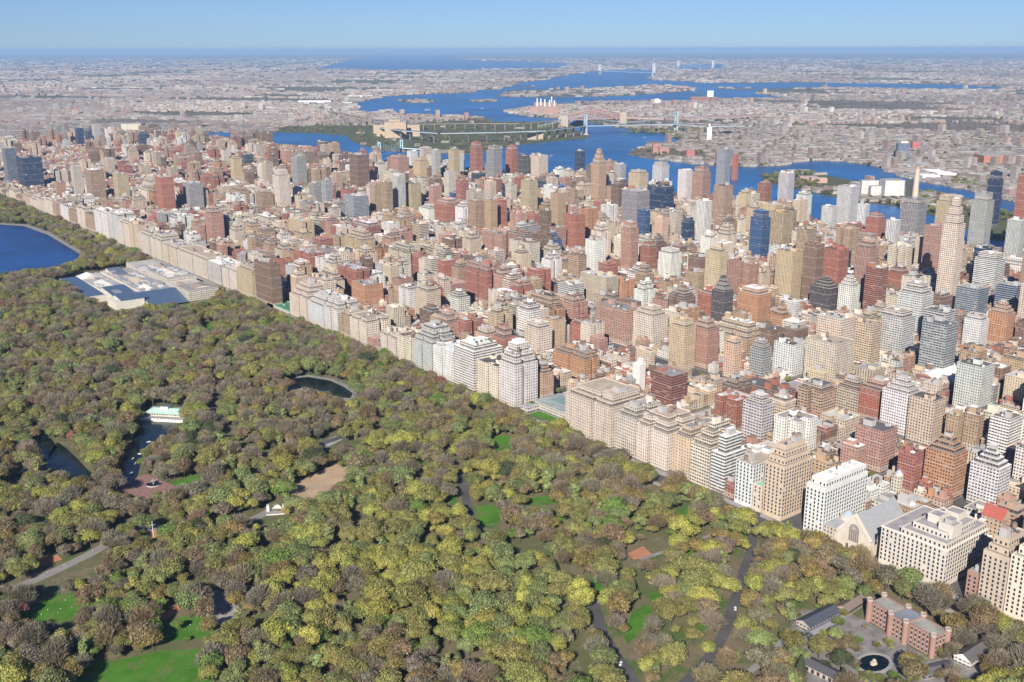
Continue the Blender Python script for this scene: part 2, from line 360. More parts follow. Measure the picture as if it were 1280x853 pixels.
SAND = [(352, 616), (372, 603), (402, 588), (425, 579), (462, 580), (470, 592), (448, 604), (428, 615), (395, 630), (368, 628)]
clear([(356, 618), (378, 604), (402, 590), (424, 586), (440, 588), (428, 603), (392, 625), (370, 624)]); sheet('sandy_ground', gp(SAND), .12, M['sand'])
for Q in ([(785, 692), (804, 683), (816, 694), (792, 700)], [(180, 665), (200, 660), (212, 666), (190, 674)], [(48, 698), (72, 694), (78, 700), (52, 708)], [(200, 770), (222, 757), (226, 762), (206, 777)]): clear(Q); sheet('playground', gp(Q), .12, M['clay'])
for Q in ([(395, 556), (420, 545), (428, 550), (404, 562)],): clear(Q); sheet('path', gp(Q), .12, M['paving'])
TERR = [(146, 612), (150, 603), (166, 599), (180, 594), (190, 596), (206, 604), (226, 611), (222, 618), (196, 613), (186, 618), (176, 614)]
clear(TERR); M['brickpave'] = plain('red brick paving', (.24, .135, .12), .95, .4, .4); sheet('plaza', gp([(140, 616), (146, 602), (166, 598), (180, 593), (192, 595), (206, 603), (228, 610), (226, 622), (180, 624)]), .11, M['brickpave'])
ROADS = []
def strip(P, w, z, mat, name, kind='structure'):
    b = MB(); P = [Vector((p[0], p[1])) for p in P]
    # smooth the centre line
    Q = []
    for i in range(len(P)-1):
        p0, p1, p2, p3 = P[max(0, i-1)], P[i], P[i+1], P[min(len(P)-1, i+2)]
        for k in range(6):
            t = k/6; Q.append(.5*((2*p1)+(p2-p0)*t+(2*p0-5*p1+4*p2-p3)*t*t+(3*p1-p0-3*p2+p3)*t**3))
    Q.append(P[-1])
    E = []
    for i, q in enumerate(Q):
        d = (Q[min(i+1, len(Q)-1)]-Q[max(i-1, 0)]).normalized(); n = Vector((-d.y, d.x)); E.append((q+n*w/2, q-n*w/2))
    for i in range(len(Q)-1):
        a, c = E[i], E[i+1]; b.face([(*a[1], z), (*c[1], z), (*c[0], z), (*a[0], z)], (1, 1, 1), mat)
    ROADS.append((Q, w+(6 if mat == M['asphalt'] else 4))); return tag(b.build(name), kind=kind)
def drive(L, w=11, mat='asphalt', name='road', z=.18): return strip(gp(L), w, z, M[mat], name)
drive([(945, 640), (938, 690), (928, 720), (916, 760), (905, 792), (880, 830), (840, 870)], 8); clear([(914, 718), (930, 704), (942, 712), (934, 745), (925, 775), (910, 794), (895, 786), (904, 755)])
drive([(700, 715), (730, 740), (745, 765), (752, 790), (766, 815), (790, 850), (800, 880)], 9); clear([(733, 742), (741, 750), (752, 772), (760, 800), (775, 822), (786, 850), (774, 850), (757, 815), (744, 790), (740, 762)])
drive([(560, 575), (578, 605), (586, 640), (596, 665), (640, 690), (700, 715)], 8); clear([(570, 592), (580, 600), (588, 635), (591, 648), (582, 645), (576, 615)])
drive([(-20, 752), (40, 727), (90, 704), (130, 683), (160, 662), (230, 660), (300, 655), (350, 632)], 10, 'path', 'path'); clear([(30, 732), (95, 698), (132, 678), (140, 684), (96, 712), (40, 738)]); clear([(285, 660), (320, 650), (345, 638), (350, 643), (318, 656), (290, 665)])
drive([(800, 700), (830, 690), (860, 680), (900, 665)], 4, 'path', 'path', .2); clear([(800, 697), (830, 688), (845, 685), (832, 694), (805, 703)])
drive([(270, 470), (272, 500), (268, 520), (290, 560), (330, 575), (400, 555), (470, 540), (560, 575)], 9); clear([(262, 478), (276, 474), (276, 512), (268, 520), (264, 500)])
drive([(900, 860), (930, 845), (960, 820), (990, 790)], 5, 'path', 'path', .2); clear([(930, 845), (955, 825), (960, 830), (940, 848)])
# the avenue beside the park with its pavements and low wall
sheet('pavement', [(-12, -50), (16.4, -50), (16.4, 4100), (-12, 4100)], .16, M['paving']); sheet('road', [(-5.5, -50), (10, -50), (10, 4100), (-5.5, 4100)], .22, M['asphalt'])
b = MB(); b.box(-9.6, -9.0, 60, 1680, .06, 1.3, (.25, .22, .2), M['plainwall'], bottom=True)
tag(b.build('park_wall'), 'low brown stone wall along the park edge of the avenue', 'wall')
# streets and avenues of the grid
AVE = [(17, 128), (150, 258), (300, 394), (414, 545), (573, 740), (768, 955), (983, 1165), (1190, 1400)]
bm_ = MB()
for k in range(2, 64):
    u = k*80.5; x1 = bank(u)-5
    bm_.face([(17, u-5, .05), (x1, u-5, .05), (x1, u+5, .05), (17, u+5, .05)], (1, 1, 1), M['asphalt'])
tag(bm_.build('road'), kind='structure')
for a, c in zip(AVE[:-1], AVE[1:]): sheet('road', [(a[1]+3.5, -100), (c[0]-3.5, -100), (c[0]-3.5, 5000), (a[1]+3.5, 5000)], .10, M['asphalt'])
# ---------------------------------------------------------------- bridges and far landmarks
WHITE, STEEL, STONE, TAN = (.62, .64, .66), (.34, .42, .46), (.50, .43, .33), (.52, .40, .27)
def para(p, q, sag, n=14):
    return [Vector(p).lerp(Vector(q), i/n)-Vector((0, 0, sag*4*(i/n)*(1-i/n))) for i in range(n+1)]
def polyline(b, P, r, col, mat):
    for a, c in zip(P[:-1], P[1:]): b.bar(a, c, r, col, mat, 5)
def deck_part(root, P, w, t, col, name='deck'):
    b = MB()
    for a, c in zip(P[:-1], P[1:]):
        d = Vector((c[0]-a[0], c[1]-a[1], 0)).normalized(); n = Vector((-d.y, d.x, 0))*w/2
        a0, a1, c0, c1 = Vector(a)+n, Vector(a)-n, Vector(c)+n, Vector(c)-n; dz = Vector((0, 0, t))
        b.face([a1, c1, c0, a0], (.3, .3, .3), M['asphalt']); b.face([a1-dz, c1-dz, c1, a1], col, M['metal']); b.face([c0-dz, a0-dz, a0, c0], col, M['metal']); b.face([a0-dz, c0-dz, c1-dz, a1-dz], col, M['metal'])
    return b.build(name, root)
def tower_part(root, p, top, w, d, ang, col, mat, portal=True, name='tower'):
    b = MB(); c, s = math.cos(ang), math.sin(ang)
    for k in (-1, 1):
        b.rbox(p[0]+c*w*k/2, p[1]+s*w*k/2, d, d, ang, -1, top, col, M[mat])
    for z in ((.52, .05), (.93, .06)) if portal else ((.93, .1),):
        b.rbox(p[0], p[1], w, d*.7, ang, top*z[0], top*(z[0]+z[1]), col, M[mat])
    b.rbox(p[0], p[1], w+d*1.6, d*2.2, ang, -1, 5, STONE, M['plainwall'])
    return b.build(name, root)
def suspension(name, label, A, B, ta, tb, dz, before, after, w, col, tw, td, sagf=.8, rc=.8, cat='bridge'):
    A = Vector((*G(*A)[:2], 0)); B = Vector((*G(*B)[:2], 0)); r = thing(name, (0, 0, 0), label, cat)
    ha, hb = height_at(A.x, A.y, ta), height_at(B.x, B.y, tb); d = (B-A).normalized(); ang = math.atan2(d.y, d.x)+math.pi/2
    for p, h in ((A, ha), (B, hb)): tower_part(r, p, h, tw, td, ang, col, 'metal')
    P = [Vector(G(x, y, dz)) for x, y in before]+[A+Vector((0, 0, dz)), B+Vector((0, 0, dz))]+[Vector(G(x, y, dz)) for x, y in after]
    deck_part(r, P, w, 4, col); n = Vector((-d.y, d.x, 0))*w/2; span = (B-A).length
    for k in (-1, 1):
        b = MB(); t0, t1 = A+n*k+Vector((0, 0, ha)), B+n*k+Vector((0, 0, hb))
        C = para(t0, t1, (min(ha, hb)-dz)*sagf); polyline(b, C, rc, col, M['metal'])
        polyline(b, [t0, A+n*k-d*span*.5+Vector((0, 0, dz))], rc, col, M['metal']); polyline(b, [t1, B+n*k+d*span*.5+Vector((0, 0, dz))], rc, col, M['metal'])
        b.build('cable', r); b = MB()
        for q in C[1:-1]: b.bar((q.x, q.y, dz), q, rc*.45, col, M['metal'], 4)
        b.build('suspender', r)
    return r, P
def piers(root, P, step, w, z0, z1, col, mat='plainwall', d=5):
    n = 0
    for a, c in zip(P[:-1], P[1:]):
        a, c = Vector(a), Vector(c); l = (c-a).length; ang = math.atan2(c.y-a.y, c.x-a.x)
        for i in range(max(1, int(l/step))):
            q = a.lerp(c, (i+.5)/max(1, int(l/step))); b = MB(); b.rbox(q.x, q.y, d, w, ang, z0, z1, col, M[mat]); b.build('pier', root); n += 1
            if n > 85: return
SB, SP = suspension('suspension_bridge', 'pale blue suspension bridge with two towers over the wide river', (731.5, 168.4), (844.7, 165.6), 143, 140, 43,
    [(470, 158.5), (505, 163), (550, 166.3), (620, 165.2), (681, 163)], [(886, 157.6), (930, 157)], 30, STEEL, 28, 8)
piers(SB, SP[:6], 70, 8, -1, 39, (.22, .22, .22), d=2); piers(SB, SP[7:], 70, 8, -1, 39, (.22, .22, .22), d=2)
suspension('foot_bridge', 'small pale turquoise lift bridge between the shore and the wooded island', (474.7, 196.6), (502.4, 190), 178, 175, 17, [(463, 191.5)], [(536, 186.8)], 8, (.42, .60, .62), 9, 4, .5, .4)
suspension('suspension_bridge', 'thin white suspension bridge far across the upper river, left of the farther one', (749.5, 92.5), (817, 95), 81, 79.5, 45, [(700, 91)], [(835, 95)], 24, WHITE, 30, 15, .8, 1.6)
suspension('suspension_bridge', 'faintest farthest suspension bridge at the mouth of the open sound', (847.5, 86), (891, 87), 76.5, 75.5, 45, [(825, 85.5)], [(915, 87)], 24, WHITE, 30, 17, .8, 1.6)
# steel arch railway bridge
r = thing('arch_bridge', (0, 0, 0), 'reddish steel arch railway bridge between two stone towers', 'bridge'); A = Vector((*G(704, 159.5)[:2], 0)); B = Vector((*G(777, 156)[:2], 0)); d = (B-A).normalized(); n = Vector((-d.y, d.x, 0))*9
ang = math.atan2(d.y, d.x)+math.pi/2; RED = (.42, .27, .24); dz = 42; ha = height_at(A.x, A.y, 144.5)
for p, h in ((A, ha), (B, height_at(B.x, B.y, 140.5))): 
    b = MB(); b.rbox(p.x, p.y, 44, 34, ang, -1, h*.86, STONE, M['plainwall']); b.rbox(p.x, p.y, 36, 28, ang, h*.86, h, STONE, M['plainwall']); b.build('tower', r)
apex = height_at((A.x+B.x)/2, (A.y+B.y)/2, 138.3)
for k in (-1, 1):
    b = MB(); T = [A.lerp(B, i/20)+n*k+Vector((0, 0, dz+14+(apex-dz-14)*4*(i/20)*(1-i/20))) for i in range(21)]; U = [A.lerp(B, i/20)+n*k+Vector((0, 0, 8+(apex-24)*4*(i/20)*(1-i/20))) for i in range(21)]
    polyline(b, T, 2.6, RED, M['metal']); polyline(b, U, 2.6, RED, M['metal'])
    for i in range(21):
        b.bar(T[i], U[i], 1.6, RED, M['metal'], 4)
        if i < 20: b.bar(U[i], T[i+1], 1.4, RED, M['metal'], 4)
        if U[i].z > dz: b.bar(U[i], (U[i].x, U[i].y, dz), 1., RED, M['metal'], 4)
    b.build('arch', r)
deck_part(r, [A+Vector((0, 0, dz)), B+Vector((0, 0, dz)), Vector(G(830, 148, 38)), Vector(G(950, 143.5, 25))], 18, 7, RED)
r = thing('viaduct', (0, 0, 0), 'long brown railway viaduct on many piers curving across the island', 'viaduct')
VP = [A+Vector((0, 0, dz))]+[Vector(G(x, y, 34)) for x, y in ((650, 154.5), (600, 154.2), (550, 154.6), (522, 155), (480, 151.5), (440, 144.5), (410, 139))]
deck_part(r, VP, 11, 3, (.27, .22, .19)); piers(r, VP, 44, 6, -1, 31, (.27, .23, .2), d=3)
r = thing('causeway', (0, 0, 0), 'low pale causeway bridge to the long flat prison island', 'bridge'); cp = [Vector(G(x, y, 12)) for x, y in ((868, 115), (893, 120.5))]; deck_part(r, cp, 14, 3, WHITE); piers(r, cp, 90, 12, -1, 9, WHITE)

def block(root, x0, x1, yb, yt, depth, col, wm='punched', name='block', rot=0., rc=None, frac=1.):
    "a far building: front edge from x0 to x1 at the ground line yb, top line yt"
    a, c = Vector(G(x0, yb)), Vector(G(x1, yb)); m = (a+c)/2; d = (c-a); l = d.length; ang = math.atan2(d.y, d.x); nrm = Vector((-d.y, d.x, 0)).normalized()
    if (m+nrm*5-Vector(CAM)).length < (m-Vector(CAM)).length: nrm = -nrm
    h = height_at(m.x, m.y, yt); q = m+nrm*depth/2; b = MB(); b.rbox(q.x, q.y, l, depth, ang, -1, h, col, M[wm], M['roof'], rc or (.35, .33, .31))
    return b.build(name, root), q, h, ang, l
def far(name, label, cat, blocks):
    r = thing(name, (0, 0, 0), label, cat)
    for B_ in blocks: block(r, *B_)
    return r
far('hospital', 'massive tan hospital slabs with stepped tops on the wooded island', 'hospital', [(467, 481, 171, 156.5, 30, TAN), (481, 508, 173, 153, 40, TAN), (487, 501, 172, 149.8, 20, TAN), (508, 525, 171, 156.5, 30, TAN)])
far('hospital', 'squat tan hospital block beside the suspension bridge deck', 'hospital', [(659, 679, 175, 166, 40, TAN), (662, 675, 174.5, 163.8, 30, TAN)])
r = far('power_station', 'brown power station with a row of white striped stacks by the water', 'power station', [(663, 698, 144, 134, 60, (.34, .22, .18), 'plainwall'), (668, 696, 140, 128.5, 60, (.32, .21, .17), 'plainwall')])
for x, y0, y1 in ((671.5, 140, 123), (676, 140, 123.6), (681, 140, 124), (687, 141, 125), (693, 142, 125.5), (689.5, 138, 121)):
    p = G(x, y0); b = MB(); h = height_at(p[0], p[1], y1); b.cyl(p[0], p[1], 5, 0, h, (.72, .68, .64), M['plainwall'], 8, 4); b.build('smoke_stack', r)
r = far('jail', 'long dark red brick building with a white tower beyond the rail bridge', 'building', [(864, 896, 128, 121.5, 60, (.30, .13, .11)), (884, 891.5, 124, 113.5, 14, (.75, .75, .75), 'plainwall', 'tower')])
far('tower', 'slim white tower standing alone past the suspension bridge', 'tower', [(883.5, 889, 178, 159.5, 18, (.78, .77, .72), 'plainwall', 'shaft'), (885, 887.4, 176, 155, 8, (.6, .58, .54), 'plainwall', 'cap')])
r = thing('storage_tank', (*G(821, 130)[:2], 0), 'white domed storage tank on the far shore by the bridge', 'tank'); b = MB(); b.cyl(0, 0, 34, 0, 26, (.8, .8, .8), M['metal'], 20, cap=False); b.cyl(0, 0, 34, 26, 38, (.8, .8, .8), M['metal'], 20, 12); b.build('shell', r)
far('tower', 'grey blue slab tower alone among low houses past the river', 'tower', [(1121, 1136, 202, 179.5, 26, (.32, .36, .44), 'glass'), (1124, 1133, 201.5, 176.5, 14, (.5, .45, .4), 'plainwall', 'penthouse')])
far('apartment_building', 'bright red block among low houses right of the grey blue slab', 'apartment building', [(1140, 1149, 189, 177.5, 30, (.48, .13, .12))])
far('factory', 'wide orange red brick factory on the far side of the river', 'factory', [(1229, 1267, 207, 195, 90, (.48, .19, .12)), (1232, 1250, 203, 192.5, 40, (.46, .2, .14))])
r = thing('warehouse', (0, 0, 0), 'white tent roofed warehouses by the river behind the chimney', 'warehouse')
for x0, x1, y0, y1 in ((1153, 1175, 226, 220), (1160, 1181, 219, 214), (1172, 1195, 223, 217)): block(r, x0, x1, y0, y1, 60, (.75, .75, .74), 'plainwall', 'hall', rc=(.85, .85, .84))
r = far('apartment_building', 'broad white slab blocks stepping along the narrow island in the river', 'apartment building', [(1066, 1082, 243, 228, 22, (.66, .66, .62)), (1076, 1098, 246, 226, 22, (.64, .64, .6)), (1088, 1110, 248, 233, 22, (.66, .66, .62))])
far('apartment_building', 'square white block on the narrow island nearest the chimney', 'apartment building', [(1105, 1129, 250, 226, 50, (.68, .68, .64))])
far('warehouse', 'low brown roofed sheds at the tip of the narrow island', 'warehouse', [(1000, 1022, 226, 221, 30, (.40, .25, .22), 'plainwall'), (1014, 1034, 229, 223, 30, (.42, .28, .24), 'plainwall')])
far('housing_block', 'brick red works on the green point across the river', 'factory', [(816, 826, 192, 180.5, 30, (.42, .2, .15)), (824, 836, 193, 184, 30, (.4, .22, .18)), (858, 868, 199, 188, 30, (.45, .15, .14))])
far('warehouse', 'big cream warehouse far beyond the housing slabs', 'warehouse', [(152, 177, 166.5, 155, 60, (.74, .70, .55), 'band')])
far('warehouse', 'long white market sheds on the far shore by the docks', 'warehouse', [(373, 414, 129.5, 126, 80, (.75, .75, .74), 'plainwall'), (435, 466, 122, 119.5, 90, (.7, .68, .64), 'plainwall'), (428, 440, 131, 128, 60, (.5, .62, .68), 'plainwall')])
# ---------------------------------------------------------------- the city
PAL = {'cream limestone': (.585, .51, .42), 'beige': (.50, .405, .31), 'tan brick': (.385, .275, .185), 'red brick': (.33, .135, .10), 'brown brick': (.19, .125, .09), 'white brick': (.64, .63, .60),
       'grey': (.31, .31, .31), 'pink brick': (.38, .225, .175), 'orange brick': (.41, .225, .13), 'pale grey': (.49, .485, .47), 'dark grey': (.085, .08, .08), 'black glass': (.03, .04, .07), 'blue glass': (.08, .16, .33), 'yellowish brick': (.48, .38, .245), 'peach': (.56, .40, .285)}
ROOFS = [('dark tarred roof', (.12, .12, .125)), ('grey roof', (.30, .29, .28)), ('silver roof', (.48, .47, .45)), ('white roof', (.78, .77, .74)), ('tan roof', (.40, .33, .26)), ('brown roof', (.22, .15, .12))]
def jit(c, a=.1):
    k = 1+random.uniform(-a, a); return tuple(min(.9, x*k*(1+random.uniform(-.04, .04))) for x in c)
RECS = []; OCC = []
def rect(x0, x1, y0, y1): return [(x0, y0), (x1, y0), (x1, y1), (x0, y1)]
class Rec: pass
def rec(x0, x1, y0, y1, h, style, cname, kind, steps=0, sin=4., sh=5., roof=None, label=None, pent=1, tanks=None, base=0., cornice=None, tiers=None, windows=False, group=None, prot=False, col=None, crown=None):
    r = Rec(); r.col = col or jit(PAL[cname]); r.cname = cname; r.style = style; r.kind = kind; r.label = label; r.group = group; r.windows = windows
    r.rname, rc = ROOFS[roof if roof is not None else random.choices(range(6), [24, 26, 19, 10, 12, 11])[0]]; r.rc = jit(rc, .15)
    r.b = (x0, x1, y0, y1); r.h = h; r.steps = steps
    T = [(x0, x1, y0, y1, base, h)]
    z = h; a = [x0, x1, y0, y1]
    for k in range(steps):
        i = sin*random.uniform(.6, 1.3)
        a = [a[0]+i, a[1]-i*random.uniform(.3, 1), a[2]+i*random.uniform(.5, 1), a[3]-i*random.uniform(.5, 1)]
        if a[1]-a[0] < 7 or a[3]-a[2] < 7: break
        z2 = z+sh*random.choice((.7, 1, 1.3)); T.append((*a, z, z2)); z = z2
    r.tiers = tiers or T; t = r.tiers[-1]; r.top = t[5]
    w, d = t[1]-t[0], t[3]-t[2]; r.pent = []; r.tanks = []; r.units = []
    big = w*d > 350
    for k in range(pent if not (pent == 1 and big) else random.choice((1, 2, 2, 3))):
        pw, pd = min(w*.5, random.uniform(5, 10)), min(d*.5, random.uniform(5, 10)); px = random.uniform(t[0]+1, t[1]-pw-1); py = random.uniform(t[2]+1, t[3]-pd-1)
        if any(abs(px-q[0]) < 10 and abs(py-q[2]) < 10 for q in r.pent): continue
        r.pent.append((px, px+pw, py, py+pd, t[5]-.9, t[5]+random.uniform(2.4, 6.5)))
    nt = tanks if tanks is not None else (random.choice((1, 1, 2)) if kind != 'townhouse' and style in ('punched', 'paired') and random.random() < .7 else 0)
    for k in range(nt):
        r.tanks.append((random.uniform(t[0]+3, t[1]-3), random.uniform(t[2]+3, t[3]-3), t[5]-.9))
    for k in range((random.randint(4, 8) if w*d > 900 else random.randint(2, 5)) if w > 8 else random.choice((1, 2, 3))):
        u = random.uniform(1.5, 3.5); ux, uy = random.uniform(t[0]+.8, t[1]-u-.8), random.uniform(t[2]+.8, t[3]-u-.8)
        if any(q[0]-u < ux < q[1] and q[2]-u < uy < q[3] for q in r.pent): continue
        r.units.append((ux, ux+u, uy, uy+u, t[5]-.9, t[5]+random.uniform(.6, 1.6)))
    r.cornice = cornice if cornice is not None else (style in ('punched', 'paired') and random.random() < .45 and kind != 'tower')
    r.col = (*r.col[:3], random.choice((.75, .85, 1., 1., 1.12, 1.25))); r.notch = []
    if style in ('punched', 'paired') and not windows and kind != 'townhouse' and tiers is None and not (prot and kind == 'tower'):
        for sd_, l_ in (('w', y1-y0), ('s', x1-x0)):
            if l_ > 25 and random.random() < .7: r.notch.append((sd_, random.uniform(.4, .6), random.uniform(4, 6.5), random.uniform(6, 10)))
    r.hits = 0; r.sx = r.sy = 0.; r.prot = prot; r.px = None
    RECS.append(r)
    if prot: OCC.append((x0-1.5, x1+1.5, y0-1.5, y1+1.5))
    return r
def plan(r, t, i=0.):
    "outline of a tier with its light courts, drawn in by i"
    x0, x1, y0, y1 = t[0]+i, t[1]-i, t[2]+i, t[3]-i; P = [(x0, y0)]; n = {s[0]: s for s in r.notch}
    if 's' in n:
        c = r.b[0]+(r.b[1]-r.b[0])*n['s'][1]; w = n['s'][2]/2+i; d = r.b[2]+n['s'][3]+i
        if d > y0+1.5 and c-w > x0+2 and c+w < x1-2 and d < y1-4: P += [(c-w, y0), (c-w, d), (c+w, d), (c+w, y0)]
    P += [(x1, y0), (x1, y1), (x0, y1)]
    if 'w' in n:
        c = r.b[2]+(r.b[3]-r.b[2])*n['w'][1]; w = n['w'][2]/2+i; d = r.b[0]+n['w'][3]+i
        if d > x0+1.5 and c-w > y0+11+i and c+w < y1-2 and d < x1-4: P += [(x0, c+w), (d, c+w), (d, c-w), (x0, c-w)]
    return P
def free(x0, x1, y0, y1): return not any(x0 < o[1] and x1 > o[0] and y0 < o[3] and y1 > o[2] for o in OCC)

# --- the wall of houses facing the park, from the photograph's right edge to its left edge
V0 = 17.
def front(xn, xs, top, depth, style, cname, steps, label, roof=None, kind='apartment_building', back=0., **k):
    y1, y0 = u_at(xn, V0+back), u_at(xs, V0+back); h = height_at(V0+back, y1, top)
    return rec(V0+back, V0+back+depth, y0+.4, y1-.4, h, style, cname, kind, steps, label=label, roof=roof, prot=True, group=k.pop('group', 'apartment houses facing the park'), **k)
front(1253, 1300, 692, 40, 'plainwall', 'cream limestone', 2, 'cream apartment house with small windows at the far south end of the row', 2, windows=True, tanks=2)
front(1220, 1253, 686, 34, 'plainwall', 'tan brick', 3, 'tan apartment house with rows of dark windows beside the small pink mansion', 4, windows=True, tanks=1, col=(.47, .39, .305))
front(1204.5, 1219, 712, 24, 'plainwall', 'pink brick', 0, 'small pink and white mansion squeezed against the tan apartment house', 1, kind='townhouse', windows=True, pent=1, tanks=0)
r = front(1097, 1178, 652, 62, 'plainwall', 'cream limestone', 0, 'massive cream limestone apartment house with setbacks and green trimmed terrace, opposite the castle', 1, windows=True, tanks=2, cornice=True, col=(.55, .505, .445))
x0, x1, y0, y1 = r.b; h = r.h
r.tiers = [(x0, x1, y0, y1, 0, h-3), (x0+.01, x1-2, y0+.5, y1-17, h-3.5, h+2), (x0+8, x1-12, y0+5, y1-22, h+1, h+6.5), (x0+12, x0+25, y0+3, y0+15, h+1, h+12), (x0+18, x0+30, y1-38, y1-28, h+6, h+13), (x0+36, x0+48, y0+12, y0+24, h+6, h+12)]; r.top = h+12
r.pent = [(x0+15, x0+22, y0+6, y0+12, h+11, h+15)]; r.tanks = [(x0+40, y1-14, h-6)]; r.units = [(x0+10, x0+13, y1-12, y1-9, h-6, h-3)]
front(1003, 1027, 603, 62, 'plainwall', 'white brick', 1, 'long white apartment house with red trimmed roof beside the gabled temple', 3, windows=True, sin=3, tanks=1)
r = front(952, 976, 575, 40, 'plainwall', 'beige', 4, 'large beige stepped apartment house with many terraces between two white houses', 4, windows=True, sin=3.4, sh=5, tanks=2)
front(939.5, 951, 604, 22, 'plainwall', 'cream limestone', 0, 'low cream mansion with green copper roof beside the beige stepped house', None, kind='townhouse', windows=True, tanks=0, pent=0); RECS[-1].rc = (.28, .50, .40); RECS[-1].rname = 'green roof'
front(917, 939, 574, 48, 'plainwall', 'white brick', 0, 'narrow white apartment house with blank tan side wall', 4, windows=True, tanks=1)
r = front(886, 904, 563, 30, 'band', 'white brick', 1, 'modern white apartment house with dark balcony bands on the park front', 3, tanks=0, sin=6, sh=12)
front(861, 885, 552, 45, 'paired', 'cream limestone', 3, 'cream apartment house with wide dark windows just left of the modern white one', 4, tanks=2)
front(839, 860, 541, 45, 'punched', 'peach', 3, 'peach toned apartment house second from the modern white one', 1, tanks=1)
front(794, 833, 529, 48, 'punched', 'cream limestone', 3, 'cream stepped apartment house with octagonal looking crown, wider of two on its block', 4, tanks=2, sin=3.5)
front(768, 793, 516, 46, 'punched', 'cream limestone', 2, 'cream stepped apartment house with grey terraces just right of the widest block', 1, tanks=1, sin=3.5)
r = front(706, 763, 490, 56, 'punched', 'cream limestone', 0, 'widest cream apartment block on the park front with scalloped terraces', 4, tanks=3)
x0, x1, y0, y1 = r.b; h = r.h
r.tiers = [(x0, x1, y0, y1, 0, h), (x0+4, x1-4, y0+4, y1-4, h-.5, h+4), (x0+9, x1-8, y0+26, y1-10, h+3, h+10), (x0+9, x1-8, y0+7, y0+22, h+3, h+12)]; r.top = h+12; r.pent = [(x0+20, x0+32, y0+9, y0+19, h+11, h+16)]
front(624, 644, 436, 34, 'punched', 'white brick', 0, 'bright white apartment tower with stepped crown left of the low mansion', 3, tanks=1)
r = RECS[-1]; x0, x1, y0, y1 = r.b; h = r.h; r.tiers = [(x0, x1, y0, y1, 0, h-14), (x0+2, x1-2, y0+2, y1-2, h-14.5, h-7), (x0+4, x1-4, y0+4, y1-4, h-7.5, h), (x0+8, x1-8, y0+7, y1-7, h-.5, h+9)]; r.top = h+9; r.pent = [(x0+11, x1-11, y0+10, y1-10, h+8, h+12)]
front(596, 622, 449, 42, 'punched', 'cream limestone', 0, 'flat topped cream apartment house between white tower and white balconied block', 0, tanks=1, cornice=True)
front(568, 593, 431, 44, 'band', 'white brick', 1, 'white balconied apartment block on a corner of the park front', 3, sin=5, sh=6, tanks=0)
front(542, 567, 431, 40, 'punched', 'white brick', 0, 'plain white apartment house joined to the white balconied block', 3, tanks=1)
front(517, 540, 423, 40, 'punched', 'pale grey', 4, 'pale grey apartment house rising in steps to a slim peak', 2, tanks=1, sin=3.4, sh=5.5)
front(497, 514, 417, 36, 'paired', 'cream limestone', 0, 'cream apartment house with brown side left of the pale grey stepped peak', 5, tanks=1)
front(476, 495, 417, 40, 'punched', 'cream limestone', 1, 'cream flat fronted apartment house beside the one with brown side', 4)
front(460, 475, 421, 30, 'punched', 'pink brick', 0, 'lower pinkish apartment house in a dip of the park front', 1)
front(438, 459, 396, 40, 'punched', 'cream limestone', 1, 'cream and yellow apartment house with narrow dark light well', 4)
front(424, 437, 392, 36, 'punched', 'tan brick', 1, 'narrow tan apartment house between two cream ones on the park front', 4)
front(406, 423, 382, 40, 'punched', 'white brick', 2, 'whitish apartment house with green penthouse on the park front', 2)
front(386, 405, 377, 40, 'punched', 'pale grey', 2, 'pale grey apartment house with paired window columns near the green roofed mansion', 2)
front(363, 384, 366, 44, 'punched', 'cream limestone', 3, 'cream terraced apartment house right of the green roofed mansion', 4)
front(334, 361, 378, 30, 'paired', 'white brick', 0, 'low white mansion with green roof on the park front', None, kind='townhouse', tanks=0, pent=0); RECS[-1].rc = (.06, .22, .12); RECS[-1].rname = 'green roof'
r = front(321, 342, 324, 17, 'punched', 'brown brick', 0, 'dark brown brick apartment tower with cream stripes near the museum', 5, kind='tower', sin=6, sh=6)
front(298, 317, 333, 40, 'punched', 'yellowish brick', 1, 'yellowish apartment house leaning on the dark brown tower', 4); front(279, 297, 335, 44, 'punched', 'cream limestone', 1, 'cream apartment house across from the museum corner', 2)
front(261, 277, 325, 40, 'stripe', 'pale grey', 0, 'plain pale grey slab across from the museum with flat white roof', 3)
front(223, 260, 312, 44, 'punched', 'cream limestone', 1, 'long cream apartment row facing the museum steps', 4)
front(204, 222, 305, 42, 'punched', 'beige', 1, 'beige apartment house left of the long cream row', 2); front(190, 203, 297, 42, 'punched', 'cream limestone', 2, 'cream apartment house second left of the long cream row', 1)
xs = [188, 175, 163, 150, 139]; ts = [288, 281, 275, 271]; nm = ['cream limestone', 'beige', 'cream limestone', 'pale grey']
for i in range(4): front(xs[i+1], xs[i], ts[i]+(3, -3, 2, -4)[i], 40, 'punched', nm[i], (2, 0, 2, 1)[i], None, (1, 4, 2, 3)[i])
front(120, 137, 263, 36, 'punched', 'white brick', 1, 'gleaming white apartment house near the reservoir corner of the park', 3)
xs = [119, 108, 98, 87, 77, 67, 57, 47, 38, 29, 20, 12]; ts = [268, 262, 259, 256, 254, 251, 249, 247, 246, 243, 241]
for i in range(11): front(xs[i+1], xs[i], ts[i]+random.uniform(-5, 3), 36, 'punched', random.choice(['cream limestone', 'beige', 'tan brick', 'pale grey', 'pink brick', 'white brick']), random.choice((0, 1, 2)), None)
# low mansion with lawn, and the temple keep their ground free of other houses
TEMPLE_U = (u_at(1088, V0), u_at(1028, V0)); FRICK_U = (u_at(702, V0), u_at(648, V0))
OCC += [(V0, 96, TEMPLE_U[0]-1, TEMPLE_U[1]+1), (V0, 104, FRICK_U[0]-1, FRICK_U[1]+1)]

